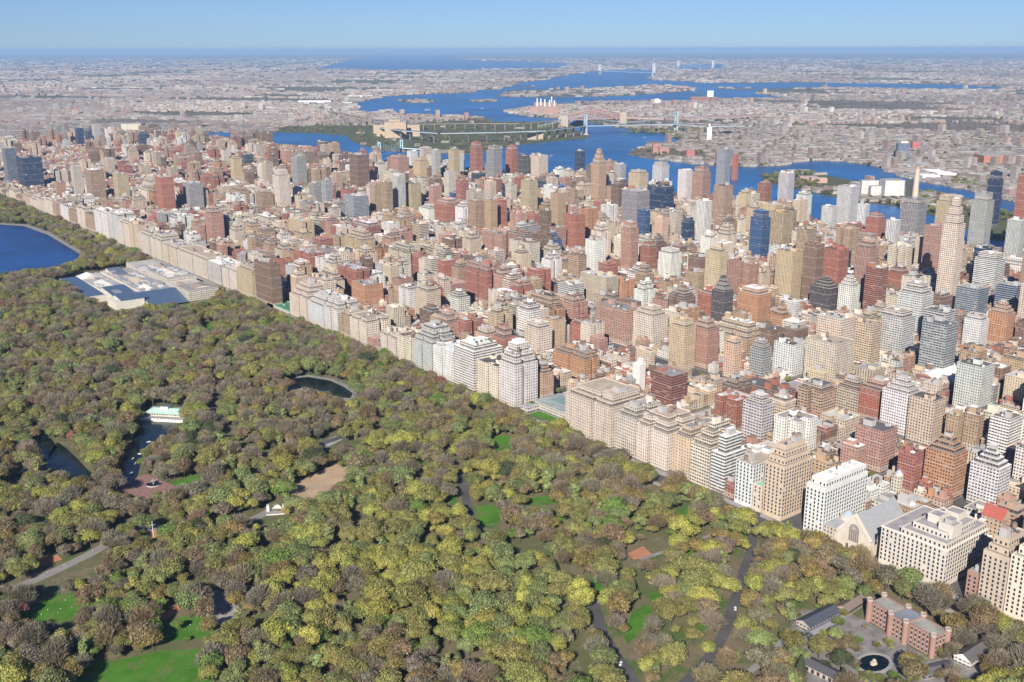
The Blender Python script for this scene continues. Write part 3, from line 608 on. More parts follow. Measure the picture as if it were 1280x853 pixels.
# --- single towers read from the photograph: left, right, top, ground line, style, colour, steps, label
HPX = [(346, 474, 188, 5500.), (1178, 1250, 507, 1250.), (866, 890, 512, 1150.), (1112, 1130, 612, 900.), (1244, 1268, 664, 820.), (700, 762, 486, 1200.)]
def capped(x0, x1, y0, y1, h):
    "height that keeps the known towers behind in view, as they are in the photograph"
    C_ = np.array([(x0, y0, h), (x1, y0, h), (x1, y1, h), (x0, y1, h)]); q = PJ(C_); a, b_ = q[:, 0].min(), q[:, 0].max(); D = math.hypot((x0+x1)/2-CAM[0], (y0+y1)/2-CAM[1]); t = q[:, 1].min(); i = int(q[:, 1].argmin())
    for xl, xr, base, dist in HPX:
        if a < xr-1 and b_ > xl+1 and dist > D+5 and t < base: h = min(h, height_at(C_[i][0], C_[i][1], base)); 
    return h
def hero(xl, xr, top, base, style, cname, steps=0, label=None, roof=None, kind='tower', asp=.8, **k):
    p = G((xl+xr)/2, base); a = PJ((p[0], p[1], 0)); e = 10.
    mu = abs(PJ((p[0], p[1]+e, 0))[0]-a[0])/e; mv = abs(PJ((p[0]+e, p[1], 0))[0]-a[0])/e
    dU = (xr-xl)/(mu+mv*asp); dV = dU*asp; p = G(xr-mv*dV, base); h = height_at(p[0], p[1], top)
    if label: HPX.append((xl, xr, base-.16*(base-top), math.hypot(p[0]-CAM[0], p[1]-CAM[1])))
    r = rec(p[0], p[0]+dV, p[1], p[1]+dU, h, style, cname, kind, 0, label=label, roof=roof, prot=True, **k)
    if steps:
        s = min(dU, dV)*.12; T = [(r.b[0], r.b[1], r.b[2], r.b[3], 0, h*(.93-.05*steps))]; z = T[0][5]
        for i in range(1, steps+1):
            z2 = h*(.93-.05*steps)+(h*(.07+.05*steps))*i/steps; T.append((r.b[0]+s*i, r.b[1]-s*i, r.b[2]+s*i, r.b[3]-s*i, z-.5, z2)); z = z2
        r.tiers = T; r.top = h; t = T[-1]; cx, cy = (t[0]+t[1])/2, (t[2]+t[3])/2; r.pent = [(cx-3, cx+3, cy-3, cy+3, h-.9, h+3)]; r.tanks = []; r.units = []
    return r
H = [
 (1167, 1195, 250, 388, 'paired', 'cream limestone', 3, 'tall slender cream tower with stepped crown above all its neighbours'),
 (1228, 1247, 216, 285, 'glass', 'black glass', 1, 'near black glass tower by the river'), (1260, 1288, 219, 324, 'punched', 'red brick', 0, 'tall red tower cut by the right edge of the view'),
 (1252, 1276, 276, 337, 'stripe', 'pale grey', 0, 'pale grey slab standing before the tall red tower'), (1207, 1235, 242, 320, 'punched', 'grey', 1, 'broad grey tower left of the near black glass tower'),
 (1043, 1070, 234, 287, 'stripe', 'white brick', 0, 'tallest white ribbed hospital tower by the river'), (1025, 1046, 259, 290, 'stripe', 'white brick', 0, 'lower white ribbed wing left of the hospital tower'), (1069, 1085, 256, 286, 'stripe', 'white brick', 0, 'lower white wing right of the hospital tower'),
 (1122, 1155, 250, 302, 'stripe', 'grey', 1, 'wide grey beige tower below the power plant chimney'), (1129.5, 1138, 224, 262, 'plainwall', 'dark grey', 0, 'narrow dark slab just left of the tall chimney'),
 (1166, 1190, 246, 300, 'stripe', 'yellowish brick', 1, 'yellowish tower showing behind the tall cream tower'), (1149, 1180, 284, 352, 'punched', 'pink brick', 0, 'pinkish red tower left of the tall cream tower'),
 (1080, 1105, 268, 302, 'punched', 'red brick', 2, 'red brick stepped house below the white hospital wings'), (1105, 1123, 276, 310, 'stripe', 'white brick', 0, 'white and red striped tower left of the grey beige tower'),
 (966, 1000, 315, 382, 'stripe', 'yellowish brick', 0, 'cream slab with dark vertical window stripes'), (1000, 1025, 306, 385, 'punched', 'brown brick', 0, 'dark brown tower right of the striped cream slab'), (1024, 1057, 313, 372, 'punched', 'red brick', 0, 'wide brown red tower behind the white stepped house'),
 (1077, 1105, 336, 397, 'band', 'red brick', 0, 'bright red tower with white balconies'), (1010, 1048, 352, 396, 'punched', 'dark grey', 3, 'dark grey stepped block below the brown towers'), (1045, 1072, 343, 400, 'punched', 'white brick', 4, 'white house stepping up to a point beside the bright red tower'),
 (1213, 1252, 319, 372, 'band', 'white brick', 1, 'big bright white tower right of the tall cream tower'), (1191, 1232, 362, 404, 'glass', 'pale grey', 0, 'grey glass block at the foot of the big white tower'), (1240, 1275, 358, 402, 'glass', 'pale grey', 0, 'grey glass block right of the big white tower'),
 (1145, 1190, 407, 484, 'band', 'grey', 0, 'grey office tower with dark window bands and black roof', 0), (1150, 1190, 391, 440, 'band', 'pale grey', 0, 'twin of the grey office tower standing just behind it', 0),
 (1093, 1140, 392, 447, 'paired', 'pale grey', 1, 'wide pale grey apartment tower left of the grey office pair'), (1118, 1162, 357, 425, 'paired', 'white brick', 2, 'whitish apartment tower behind the wide pale grey one'),
 (1230, 1265, 381, 437, 'paired', 'orange brick', 3, 'orange tan tower with crumbling looking terraces'), (1201, 1232, 396, 439, 'paired', 'white brick', 1, 'white apartment tower touching the orange tan tower'),
 (1098, 1148, 478, 548, 'paired', 'white brick', 3, 'bright white stepped tower near the white roofed armory'), (1131, 1177, 502, 560, 'punched', 'beige', 0, 'square beige house with dark flat roof beside the bright white stepped tower', 0),
 (1178, 1200, 520, 566, 'punched', 'tan brick', 0, 'tan house with tall dark recess below the armory', 3), (1201, 1226, 520, 566, 'punched', 'tan brick', 0, 'tan house right of the dark recess below the armory', 3),
 (1118, 1149, 568, 624, 'paired', 'red brick', 0, 'deep red brick house with white cornice', 5), (1151, 1204, 553, 628, 'paired', 'orange brick', 3, 'rust orange brick house stepping up beside the deep red one', 5),
 (1207, 1258, 568, 640, 'paired', 'white brick', 4, 'bright white house stepping up like a pyramid near the right edge', 3), (1065, 1117, 540, 594, 'paired', 'pink brick', 0, 'pinkish tan house with dark roof and red frieze', 0),
 (1048, 1080, 560, 602, 'punched', 'pink brick', 0, 'dusty pink brick house in front of the pinkish tan one', 3), (926, 966, 498, 556, 'band', 'pale grey', 2, 'grey modern house with terraces behind the park front', 2),
 (812, 858, 471, 517, 'band', 'red brick', 0, 'red brick house with white balcony bands behind the widest block', 1), (790, 806, 456, 492, 'plainwall', 'white brick', 0, 'blank white block rising from low white roofs', 3),
 (790, 834, 387, 441, 'punched', 'cream limestone', 2, 'broad cream house with mottled face in the middle of the city', 4), (835, 868, 402, 466, 'punched', 'yellowish brick', 1, 'yellow fronted half of a tall brick pair', 4), (862, 897, 402, 464, 'punched', 'pink brick', 2, 'pink half of a tall brick pair with terraces', 5),
 (887, 914, 350, 420, 'punched', 'dark grey', 3, 'very dark brown stepped tower in the middle of the city', 0), (920, 962, 363, 412, 'punched', 'orange brick', 1, 'orange tan house right of the very dark stepped tower', 3),
 (903, 926, 425, 476, 'punched', 'peach', 1, 'pale orange house with small balconies'), (935, 962, 428, 482, 'band', 'grey', 2, 'stepped grey house left of the mansard roofed one'), (965, 1003, 432, 474, 'punched', 'white brick', 0, 'white house with black mansard roof', 0),
 (775, 797, 279, 347, 'punched', 'pink brick', 1, 'tall pinkish brown tower with notched top'), (705, 731, 269, 320, 'punched', 'red brick', 0, 'vivid red brick tower with grey top', 1), (776, 811, 240, 288, 'stripe', 'grey', 0, 'wide grey slab tower behind the pinkish brown one'),
 (738, 757, 188, 262, 'punched', 'tan brick', 3, 'tallest brown tower with pointed top against the river'), (718, 731, 189, 222, 'glass', 'dark grey', 0, 'dark purple tower beside the tallest brown one'), (588, 604, 178, 222, 'punched', 'red brick', 1, 'slim brown red tower rising against the river'),
 (608, 628, 183, 230, 'stripe', 'grey', 1, 'grey ribbed tower between two reddish towers at the river'), (632, 648, 183, 224, 'punched', 'red brick', 1, 'reddish tower right of the grey ribbed one'), (647, 662, 195, 226, 'punched', 'dark grey', 0, 'dark grey slab between reddish and cream towers'), (662, 685, 195, 226, 'stripe', 'cream limestone', 0, 'cream ribbed slab at the river edge'),
 (517, 537, 198, 228, 'punched', 'yellowish brick', 1, 'sandy tower below the foot bridge'), (540, 551, 188, 230, 'stripe', 'pale grey', 0, 'thin grey and white striped tower'), (488, 512, 195, 220, 'punched', 'pink brick', 1, 'dusty pink tower beside the foot bridge'), (438, 463, 194, 242, 'punched', 'brown brick', 0, 'brown tower left of the foot bridge'),
 (463, 478, 229, 272, 'stripe', 'tan brick', 0, 'left one of three tan grey slabs'), (478, 492, 228, 274, 'stripe', 'tan brick', 0, 'middle one of three tan grey slabs'), (491, 508, 220, 270, 'stripe', 'pale grey', 0, 'right and palest one of three slabs'), (505, 527, 230, 268, 'stripe', 'yellowish brick', 0, 'yellow grey tower right of the three slabs'),
 (524, 551, 258, 280, 'punched', 'white brick', 2, 'white house with stepped sides in front of the yellow grey tower'), (430, 462, 246, 278, 'glass', 'pale grey', 0, 'squat greenish glass hospital block'), (543, 578, 250, 284, 'punched', 'red brick', 2, 'orange red house right of the white stepped one'),
 (585, 606, 252, 292, 'stripe', 'tan brick', 0, 'grey tan tower in front of the grey ribbed one'), (606, 622, 250, 294, 'punched', 'tan brick', 0, 'tan tower with dark gap beside the grey tan one'), (651, 672, 226, 272, 'stripe', 'yellowish brick', 0, 'olive striped tower in front of the cream slab'), (620, 634, 250, 290, 'punched', 'red brick', 0, 'red brick tower touching the tan one with dark gap'),
 (846, 864, 213, 256, 'stripe', 'white brick', 0, 'white ribbed tower left of the chequered brick tower'), (864, 887, 210, 258, 'paired', 'pink brick', 1, 'chequered brick and white tower'), (894, 912, 187, 234, 'stripe', 'grey', 0, 'tall grey beige tower with plain sides near the river'), (914, 922, 194, 226, 'plainwall', 'red brick', 0, 'thin red tower beside the tall grey beige one'),
 (890, 914, 233, 282, 'stripe', 'tan brick', 0, 'tan grey tower below the tall grey beige one'), (868, 888, 252, 306, 'stripe', 'white brick', 0, 'white tower with two tan stripes'), (851, 867, 273, 308, 'glass', 'black glass', 1, 'dark blue rounded looking tower'), (935, 960, 265, 330, 'glass', 'blue glass', 1, 'blue glass tower with pale top'),
 (959, 989, 266, 312, 'stripe', 'yellowish brick', 0, 'cream tower with red roof right of the blue glass tower', 5), (971, 991, 217, 258, 'stripe', 'pale grey', 0, 'pale grey slab near the river left of the hospital'), (785, 810, 214, 240, 'punched', 'yellowish brick', 1, 'yellow grey house at the river edge'), (815, 836, 204, 230, 'paired', 'white brick', 1, 'white house with dark arch at the river edge'),
 (798, 821, 306, 343, 'punched', 'red brick', 1, 'red brick tower with white trim right of the pinkish brown one'), (796, 812, 264, 300, 'glass', 'blue glass', 0, 'blue grey glass block in front of the wide grey slab'), (817, 835, 273, 306, 'punched', 'peach', 0, 'peach and cream tower left of the dark blue rounded one'), (822, 851, 313, 353, 'stripe', 'white brick', 1, 'white ribbed house in front of the peach and cream tower'),
 (8, 26, 186, 234, 'glass', 'pale grey', 0, 'pale blue glass tower behind the head of the park'), (25, 57, 198, 240, 'glass', 'black glass', 0, 'dark blue slab pair with a light seam behind the head of the park'), (92, 106, 209, 250, 'stripe', 'cream limestone', 0, 'cream slab left of the white topped slab'), (110, 134, 213, 254, 'stripe', 'tan brick', 0, 'grey tan slab with white top', 3),
 (144, 164, 218, 254, 'stripe', 'yellowish brick', 0, 'cream slab with dark side'), (198, 221, 222, 270, 'punched', 'red brick', 0, 'dark red brown tower alone above low roofs'), (231, 256, 230, 266, 'band', 'grey', 0, 'grey banded block right of the dark red brown tower'), (321, 343, 239, 266, 'stripe', 'tan brick', 1, 'tan slab left of the tall cream one'),
 (343, 365, 214, 266, 'stripe', 'cream limestone', 1, 'tall cream ribbed tower with white penthouse'), (259, 282, 259, 309, 'punched', 'pink brick', 2, 'salmon pink house stepping up to a peak'), (366, 385, 196, 240, 'stripe', 'grey', 0, 'grey slab with blue stripe behind the tall cream ribbed one'), (40, 52, 165, 186, 'punched', 'brown brick', 0, None), (80, 84, 160, 184, 'stripe', 'grey', 0, None),
 (72, 80, 157, 184, 'stripe', 'grey', 0, None), (96, 107, 160, 186, 'glass', 'black glass', 0, None), (117, 128, 158, 184, 'stripe', 'pale grey', 0, None), (695, 712, 408, 438, 'stripe', 'white brick', 0, 'white ribbed slab behind the bright white apartment tower'), (560, 588, 366, 398, 'band', 'white brick', 3, 'white wedding cake house in the middle distance'),
 (440, 480, 357, 388, 'paired', 'orange brick', 0, 'orange brick house with blue shaded side'), (700, 718, 326, 350, 'punched', 'pink brick', 0, None), (1200, 1235, 600, 612, 'punched', 'tan brick', 0, None, None), (1236, 1280, 640, 690, 'paired', 'tan brick', 1, 'tan house under the red tiled roof near the right edge', 4),
 (664, 692, 458, 502, 'punched', 'tan brick', 3, 'tan apartment house rising behind the low mansion with lawn', 4), (655, 690, 406, 452, 'paired', 'cream limestone', 1, 'cream house with white cornices behind the bright white tower', 2)]
for t in H:
    if t[0] == 1200: continue
    hero(*t)
# hospital block with gridded facade near the armory
for a in ((1003, 1064, 431, 484, 'paired', 'cream limestone', 0, 'big gridded cream hospital block on two levels', 4), (1016, 1063, 400, 470, 'paired', 'cream limestone', 0, 'upper block rising behind the gridded cream hospital', 2), (1063, 1098, 406, 462, 'paired', 'beige', 0, 'gridded beige wing right of the cream hospital', 4)): hero(*a)
# housing slabs on the far side of the long wooded park edge
for x in range(150, 232, 9): hero(x, x+8, 164+random.uniform(-1, 1), 177, 'punched', 'brown brick', 0, None)
for x in range(144, 240, 13): hero(x, x+11, 185+random.uniform(-1.5, 1), 196, 'punched', 'red brick', 0, None, kind='apartment_building')
for x, y in ((300, 166), (307, 165), (316, 164), (325, 165), (333, 167)): hero(x, x+9, y, y+16, 'punched', 'brown brick', 0, None)
for i in range(46):
    x = random.uniform(190, 430); y = random.uniform(196, 236); hero(x, x+random.uniform(8, 15), y-random.uniform(8, 20), y+6, random.choice(('punched', 'stripe')), random.choice(('tan brick', 'pink brick', 'brown brick', 'beige')), 0, None) if free(*(lambda p: (p[0]-20, p[0]+20, p[1]-20, p[1]+20))(G(x+5, y+6))) else 0
# towers scattered along the eastern avenues, in the skyline toward the river
for i in range(95):
    v = random.choice((560, 600, 730, 775, 930, 975, 1140, 1200, 1290))+random.uniform(-12, 12); u = random.uniform(900, 3300); s = random.uniform(20, 30); d = random.uniform(18, 28)
    if v > bank(u)-60 or not free(v-6, v+d+6, u-6, u+s+6): continue
    hh = random.uniform(70, 112) if random.random() < .5 else random.uniform(48, 75)
    if capped(v, v+d, u, u+s, hh) < hh-8: continue
    rec(v, v+d, u, u+s, hh, random.choices(('punched', 'stripe', 'band', 'paired'), (4, 3, 1, 2))[0],
        random.choices(('tan brick', 'beige', 'pink brick', 'red brick', 'brown brick', 'white brick', 'grey', 'pale grey', 'yellowish brick', 'cream limestone'), (6, 6, 5, 4, 4, 4, 3, 4, 5, 4))[0], 'tower', random.choice((0, 0, 1, 2)), prot=True)
for i in range(46):
    u = random.uniform(650, 2500); v = bank(u)-random.uniform(60, 190); s = random.uniform(20, 34); d = random.uniform(18, 26)
    hh = random.uniform(32, 85)
    if free(v-5, v+d+5, u-5, u+s+5) and capped(v, v+d, u, u+s, hh) > hh-8: rec(v, v+d, u, u+s, hh, random.choice(('punched', 'stripe', 'punched', 'paired')), random.choice(('tan brick', 'beige', 'red brick', 'pink brick', 'white brick', 'pale grey', 'yellowish brick', 'brown brick')), 'tower', random.choice((0, 0, 1)), prot=True)
# --- the blocks between
CW = {0: (['cream limestone', 'beige', 'tan brick', 'red brick', 'brown brick', 'white brick', 'grey', 'pink brick', 'orange brick', 'yellowish brick', 'pale grey'], [15, 17, 14, 15, 9, 12, 4, 10, 5, 5, 5])}
def lot(x0, x1, y0, y1, h, hl):
    if not free(x0, x1, y0, y1):
        if x1-x0 > 11 and y1-y0 > 8:
            nx, ny = max(1, int((x1-x0)/7.5)), max(1, int((y1-y0)/9))
            for i in range(nx):
                for j in range(ny):
                    a, b_, c_, d_ = x0+(x1-x0)*i/nx, x0+(x1-x0)*(i+1)/nx-.3, y0+(y1-y0)*j/ny, y0+(y1-y0)*(j+1)/ny-.3
                    if free(a, b_, c_, d_): lot(a, b_, c_, d_, random.uniform(9, 19), hl)
        return
    h2 = capped(x0, x1, y0, y1, h)
    if h2 < h: h = max(h2, random.uniform(9, 12))
    nm, wt = CW[0]
    if hl: wt = [6, 11, 14, 22, 15, 8, 4, 14, 7, 4, 4]
    c = random.choices(nm, wt)[0]
    st = random.choices(('punched', 'paired', 'stripe', 'band'), (7, 3, 1, 1) if h > 30 else (9, 3, 0, 0))[0]
    if h > 42 and x0 > 540 and random.random() < .07: c, st = random.choice(('black glass', 'blue glass', 'dark grey', 'dark grey')), 'glass'
    k = 'tower' if h > 62 else ('townhouse' if h < 22 and (x1-x0)*(y1-y0) < 420 else 'apartment_building')
    rec(x0, x1, y0, y1, h, st, c, k, random.choice((0, 1, 2, 3)) if 28 < h < 70 and random.random() < .6 else 0)
def hgt(bi, u, mid):
    r = random.random()
    if u > 2980:
        if r < .07: return random.uniform(40, 60)
        return random.uniform(14, 21)
    if bi < 2 and 560 < u < 1050 and mid: return random.uniform(32, 46) if r < .1 else random.uniform(14, 22)
    if bi == 0: return random.uniform(34, 52) if r < .32 else (random.uniform(15, 22) if r < .9 else random.uniform(22, 34))
    if bi == 1: return random.uniform(38, 56) if (not mid and r < .85) or r < .3 else random.uniform(15, 23)
    if bi == 2: return random.uniform(38, 58) if (not mid and r < .75) or r < .35 else random.uniform(15, 24)
    if bi == 3: return random.uniform(34, 62) if (not mid and r < .4) or r < .14 else random.uniform(15, 28)
    return (random.uniform(46, 92) if random.random() < .42 else random.uniform(26, 48)) if (not mid and r < .48) or r < .14 else random.uniform(14, 25)
for k in range(2, 64):
    ya, yb = k*80.5+9, (k+1)*80.5-9
    if ya > 5150: break
    for bi, (xa, xb) in enumerate(AVE):
        xb = min(xb, bank(ya)-45)
        if xb-xa < 30: continue
        if PJ((xa, yb, 0))[0] > 1400 and PJ((xb, yb, 60))[0] > 1500: continue
        ends = [xa, xa+random.uniform(24, 32), xb-random.uniform(24, 32), xb]
        for e in ((0, 1), (2, 3)):
            h = hgt(bi, ya, False); n = 1 if h > 30 and random.random() < .5 else random.choice((2, 2, 3))
            yy = np.linspace(ya, yb, n+1)
            for i in range(n): lot(ends[e[0]], ends[e[1]], yy[i]+.3, yy[i+1]-.3, h if i == 0 else hgt(bi, ya, False), ya > 2980)
        for row in (0, 1):
            x = ends[1]+.6
            while x < ends[2]-5:
                h = hgt(bi, ya, True); w = random.uniform(18, 30) if h > 28 else random.uniform(6, 13)
                if ya > 2400: w *= 1.4
                if x+w > ends[2]-4: w = ends[2]-.6-x
                d = random.uniform(20, 29); lot(x, x+w-.3, ya if row == 0 else yb-d, ya+d if row == 0 else yb, h, ya > 2980); x += w
# --- which building shows where in the photograph's view
vv, ff, own = [], [], []
for i, r in enumerate(RECS):
    for t in r.tiers:
        n = len(vv); vv += [(t[0], t[2], t[4]), (t[1], t[2], t[4]), (t[1], t[3], t[4]), (t[0], t[3], t[4]), (t[0], t[2], t[5]), (t[1], t[2], t[5]), (t[1], t[3], t[5]), (t[0], t[3], t[5])]
        ff += [(n, n+1, n+5, n+4), (n+1, n+2, n+6, n+5), (n+2, n+3, n+7, n+6), (n+3, n, n+4, n+7), (n+4, n+5, n+6, n+7)]; own += [i]*5
bvh = BVHTree.FromPolygons(vv, ff); cv = Vector(CAM)
for py in np.arange(140, 853, 2.6):
    for px in np.arange(1, 1280, 2.6):
        d = _fw+RT*(px-640)/F-UP*(py-426.5)/F
        h = bvh.ray_cast(cv, Vector(d))
        if h[2] is not None:
            r = RECS[own[h[2]]]; r.hits += 1; r.sx += px; r.sy += py
for r in RECS:
    if r.hits: r.px = (r.sx/r.hits, r.sy/r.hits)
# ---------------------------------------------------------------- individual buildings and the rest as one mass
WALLM = lambda r: M[r.style]
LIM = {'apartment_building': 285, 'tower': 250, 'townhouse': 230}
MINH = {'apartment_building': 4, 'tower': 5, 'townhouse': 6}
sel = []
for k in LIM:
    c = [r for r in RECS if r.kind == k and r.px and (r.hits >= MINH[k] or (r.label and r.hits > 0)) and -20 < r.px[0] < 1300]
    c.sort(key=lambda r: -(r.hits+(10000 if r.label else 0))); sel += c[:LIM[k]]
selset = set(id(r) for r in sel)
def tank(b, x, y, z, b2=None):
    for a, c in ((-1, -1), (1, -1), (1, 1), (-1, 1)): b.bar((x+a*1.2, y+c*1.2, z-.2), (x+a*1.2, y+c*1.2, z+2.6), .16, (.1, .1, .1), M['trim'], 4)
    b.cyl(x, y, 1.9, z+2.5, z+6, (.24, .17, .12), M['trim'], 10); (b2 or b).cyl(x, y, 2.05, z+6.004, z+7.4, (.13, .12, .115), M['trim'], 10, 0.)
PTR = {}
def windows(root, r, maxn=100):
    "openings of the two faces seen from the park, each window a part of its own; the excess as one part"
    me = PTR.get('win')
    if me is None:
        b = MB(); b.box(-.08, .08, -.72, .72, -1.08, 1.08, (1, 1, 1), M['pane'], bottom=True); b.box(-.16, .08, -.85, .85, -1.28, -1.1, (.6, .57, .5), M['trim'], bottom=True); me = PTR['win'] = b.mesh('window')
    spots = []
    for t in r.tiers[:3]:
        x0, x1, y0, y1, z0, z1 = t
        lo = max(z0, 0)+(5.5 if z0 < 5 else 2.2)
        for q, (w, L_) in enumerate((('w', y1-y0), ('s', x1-x0))):
            nb = max(1, int(L_/3.5)); nf = max(1, int((z1-1.2-lo)/3.5)+1)
            for i in range(nb):
                for j in range(nf):
                    u = (i+.5)/nb*L_; z = lo+j*3.5
                    if z > z1-1.6 or random.random() < .03: continue
                    spots.append(((x0-.02, y0+u, z), 0.) if w == 'w' else ((x0+u, y0-.02, z), math.pi/2))
    spots.sort(key=lambda s: (Vector(s[0])-cv).length)
    for p, a in spots[:maxn]:
        o = bpy.data.objects.new('window', me); COL.objects.link(o); o.parent = root; o.location = Vector(p)-root.location; o.rotation_euler = (0, 0, a)
    if len(spots) > maxn:
        b = MB()
        for p, a in spots[maxn:]:
            if a: b.box(p[0]-.72, p[0]+.72, p[1]-.08, p[1]+.08, p[2]-1.08, p[2]+1.08, (1, 1, 1), M['pane'], bottom=True)
            else: b.box(p[0]-.08, p[0]+.08, p[1]-.72, p[1]+.72, p[2]-1.08, p[2]+1.08, (1, 1, 1), M['pane'], bottom=True)
        tag(b.build('window', root, root.location), kind='stuff')
def emit_one(r):
    x0, x1, y0, y1 = r.b; c = Vector(((x0+x1)/2, (y0+y1)/2, 0)); root = thing(r.kind, c, None, {'apartment_building': 'apartment building', 'tower': 'tower', 'townhouse': 'townhouse'}[r.kind])
    w, f, k = MB(), MB(), MB(); wm = WALLM(r)
    for i, t in enumerate(r.tiers):
        P = plan(r, t); w.walls(P, t[4], t[5], r.col, wm, zb=t[4]); Q = plan(r, t, .35)
        if len(Q) != len(P): Q = [(p[0]*.999+.001*(t[0]+t[1])/2, p[1]*.999+.001*(t[2]+t[3])/2) for p in P]
        w.walls(Q, t[5]-.9, t[5], r.col, M['plainwall'], inside=True)
        for a in range(len(P)): a2 = (a+1) % len(P); w.face([(*P[a], t[5]), (*P[a2], t[5]), (*Q[a2], t[5]), (*Q[a], t[5])], tuple(min(.85, q*1.1) for q in r.col[:3]), M['plainwall'])
        f.cap(Q, t[5]-.88, r.rc, M['roof'])
    w.build('wall', root, c); f.build('roof', root, c)
    if r.cornice and not r.notch:
        t = r.tiers[0]; a, z = .55, t[5]; P = rect(t[0]-a, t[1]+a, t[2]-a, t[3]+a); Q = rect(t[0]-.01, t[1]+.01, t[2]-.01, t[3]+.01); cc = tuple(min(.75, q*1.2+.05) for q in r.col[:3])
        k.walls(P, z-1.2, z-.3, cc, M['trim'])
        for i in range(4): k.face([(*P[i], z-.3), (*P[(i+1) % 4], z-.3), (*Q[(i+1) % 4], z-.3), (*Q[i], z-.3)], cc, M['trim']); k.face([(*Q[i], z-1.2), (*Q[(i+1) % 4], z-1.2), (*P[(i+1) % 4], z-1.2), (*P[i], z-1.2)], cc, M['trim'])
        k.build('cornice', root, c)
    for p in r.pent:
        b = MB(); b.box(*p, tuple(min(.8, q*1.05) for q in r.col[:3]) if random.random() < .6 else (.4, .39, .38), M['plainwall'], M['roof'], r.rc); b.build('penthouse', root, c)
    for p in r.tanks:
        b, b2 = MB(), MB(); tank(b, *p, b2=b2); o = b.build('water_tank', root, c); q = b2.build('tank_roof', o, c)
    for p in r.units[:8 if r.hits > 45 else 4]:
        b = MB(); b.box(*p, random.choice([(.4, .4, .4), (.7, .7, .7), (.12, .12, .12), (.3, .26, .22), (.1, .1, .1)]), M['trim']); b.build('rooftop_unit', root, c)
    if r.windows: windows(root, r)
    r.obj = root; return root
for r in sel: emit_one(r)
mass = MB()
for r in RECS:
    if id(r) in selset: continue
    if r.kind == 'townhouse' and not r.hits and r.b[2] < 1500 and r.b[0] > 900: continue
    for t in r.tiers: P = plan(r, t); mass.walls(P, t[4], t[5], r.col, WALLM(r), zb=t[4]); mass.cap(P, t[5], r.rc, M['roof'])
    for p in r.pent: mass.box(*p, r.col, M['plainwall'], M['roof'], r.rc)
    for p in r.units: mass.box(*p, random.choice([(.45, .45, .45), (.7, .7, .7), (.12, .12, .12), (.25, .2, .17)]), M['trim'])
    for x, y, z in r.tanks: mass.cyl(x, y, 1.9, z+2, z+6.5, (.22, .16, .12), M['trim'], 6)
tag(mass.build('city_buildings'), kind='stuff')
# --- boroughs beyond the rivers: houses too many to count
fb = MB(); pal = [(.48, .45, .42), (.55, .52, .49), (.40, .34, .29), (.36, .26, .22), (.44, .37, .32), (.30, .28, .28), (.28, .21, .18), (.38, .21, .18), (.46, .41, .36), (.25, .2, .18)]
nfar = 0
py = 74.
while py < 262:
    dens = 2.1 if py < 100 else (2.4 if py < 150 else 3.0)
    for px in np.arange(-6, 1286, dens*1.25):
        x, y = px+random.uniform(-1.5, 1.5), py+random.uniform(-dens*.5, dens*.5)
        lim = float(np.interp(x, hx, hy))
        if y < lim+4: continue
        p = G(x, y)
        if p[1] < 5200 and p[0] < bank(p[1])+10: continue
        ri = inpoly(p[0], p[1], ISL[0]) or inpoly(p[0], p[1], ISL[-1])
        isl = any(inpoly(p[0], p[1], q) for q in ISL)
        if inpoly(p[0], p[1], ISL[0]) and random.random() < .93: continue
        if ri and random.random() < .5: continue
        if not isl and any(inpoly(p[0], p[1], q) for q in WATER): continue
        if isl and random.random() < .5: continue
        D = math.hypot(p[0]-CAM[0], p[1]-CAM[1]); k = max(1., D/4500)
        g1 = math.sin(p[0]*.0021+1)*math.sin(p[1]*.0017)+.4*math.sin(p[0]*.006+p[1]*.004)+.3*math.sin(p[0]*.00061-p[1]*.0009+2)
        if g1 > .62 or abs(math.sin(p[0]*.0011+p[1]*.0004+.6*math.sin(p[1]*.0013))) < .035: continue
        nb_ = .5+.5*math.sin(p[0]*.0013+2*math.sin(p[1]*.0011))
        w, d = random.uniform(16, 54)*k**.6, random.uniform(10, 17)*k**.8; h = random.uniform(7, 13)*(1+.12*(k-1))
        if random.random() < .4: w, d = d, w
        r_ = random.random()
        if r_ < .03: h, w, d = random.uniform(24, 48), random.uniform(14, 22)*k**.5, random.uniform(18, 34)*k**.5
        elif r_ < .08: w, d, h = w*2.5, d*1.8, h*1.1
        c = jit(random.choice(pal[:5] if random.random() < .5*(1-nb_) else pal[2:] if random.random() < nb_ else pal), .25); c = tuple((q*.6+.4*m_)*(.95-.2*nb_) for q, m_ in zip(c, (.31, .275, .24))); tc_ = jit(random.choice([(.40, .38, .37), (.52, .50, .48), (.30, .28, .27), (.24, .22, .21), (.35, .30, .27), (.2, .18, .17)]), .2)
        fb.rbox(p[0], p[1], w, d, -.35 if p[0] > 1800 else .0, -1, h, c, M['punched'] if D < 6000 else M['plainwall'], M['roof'], tc_); nfar += 1
    py += dens*.8
tag(fb.build('distant_houses'), kind='stuff')
print('recs', len(RECS), 'selected', len(sel), {k: sum(r.kind == k for r in sel) for k in LIM}, 'far', nfar)
# ---------------------------------------------------------------- park buildings and things
CR = (.52, .48, .41)
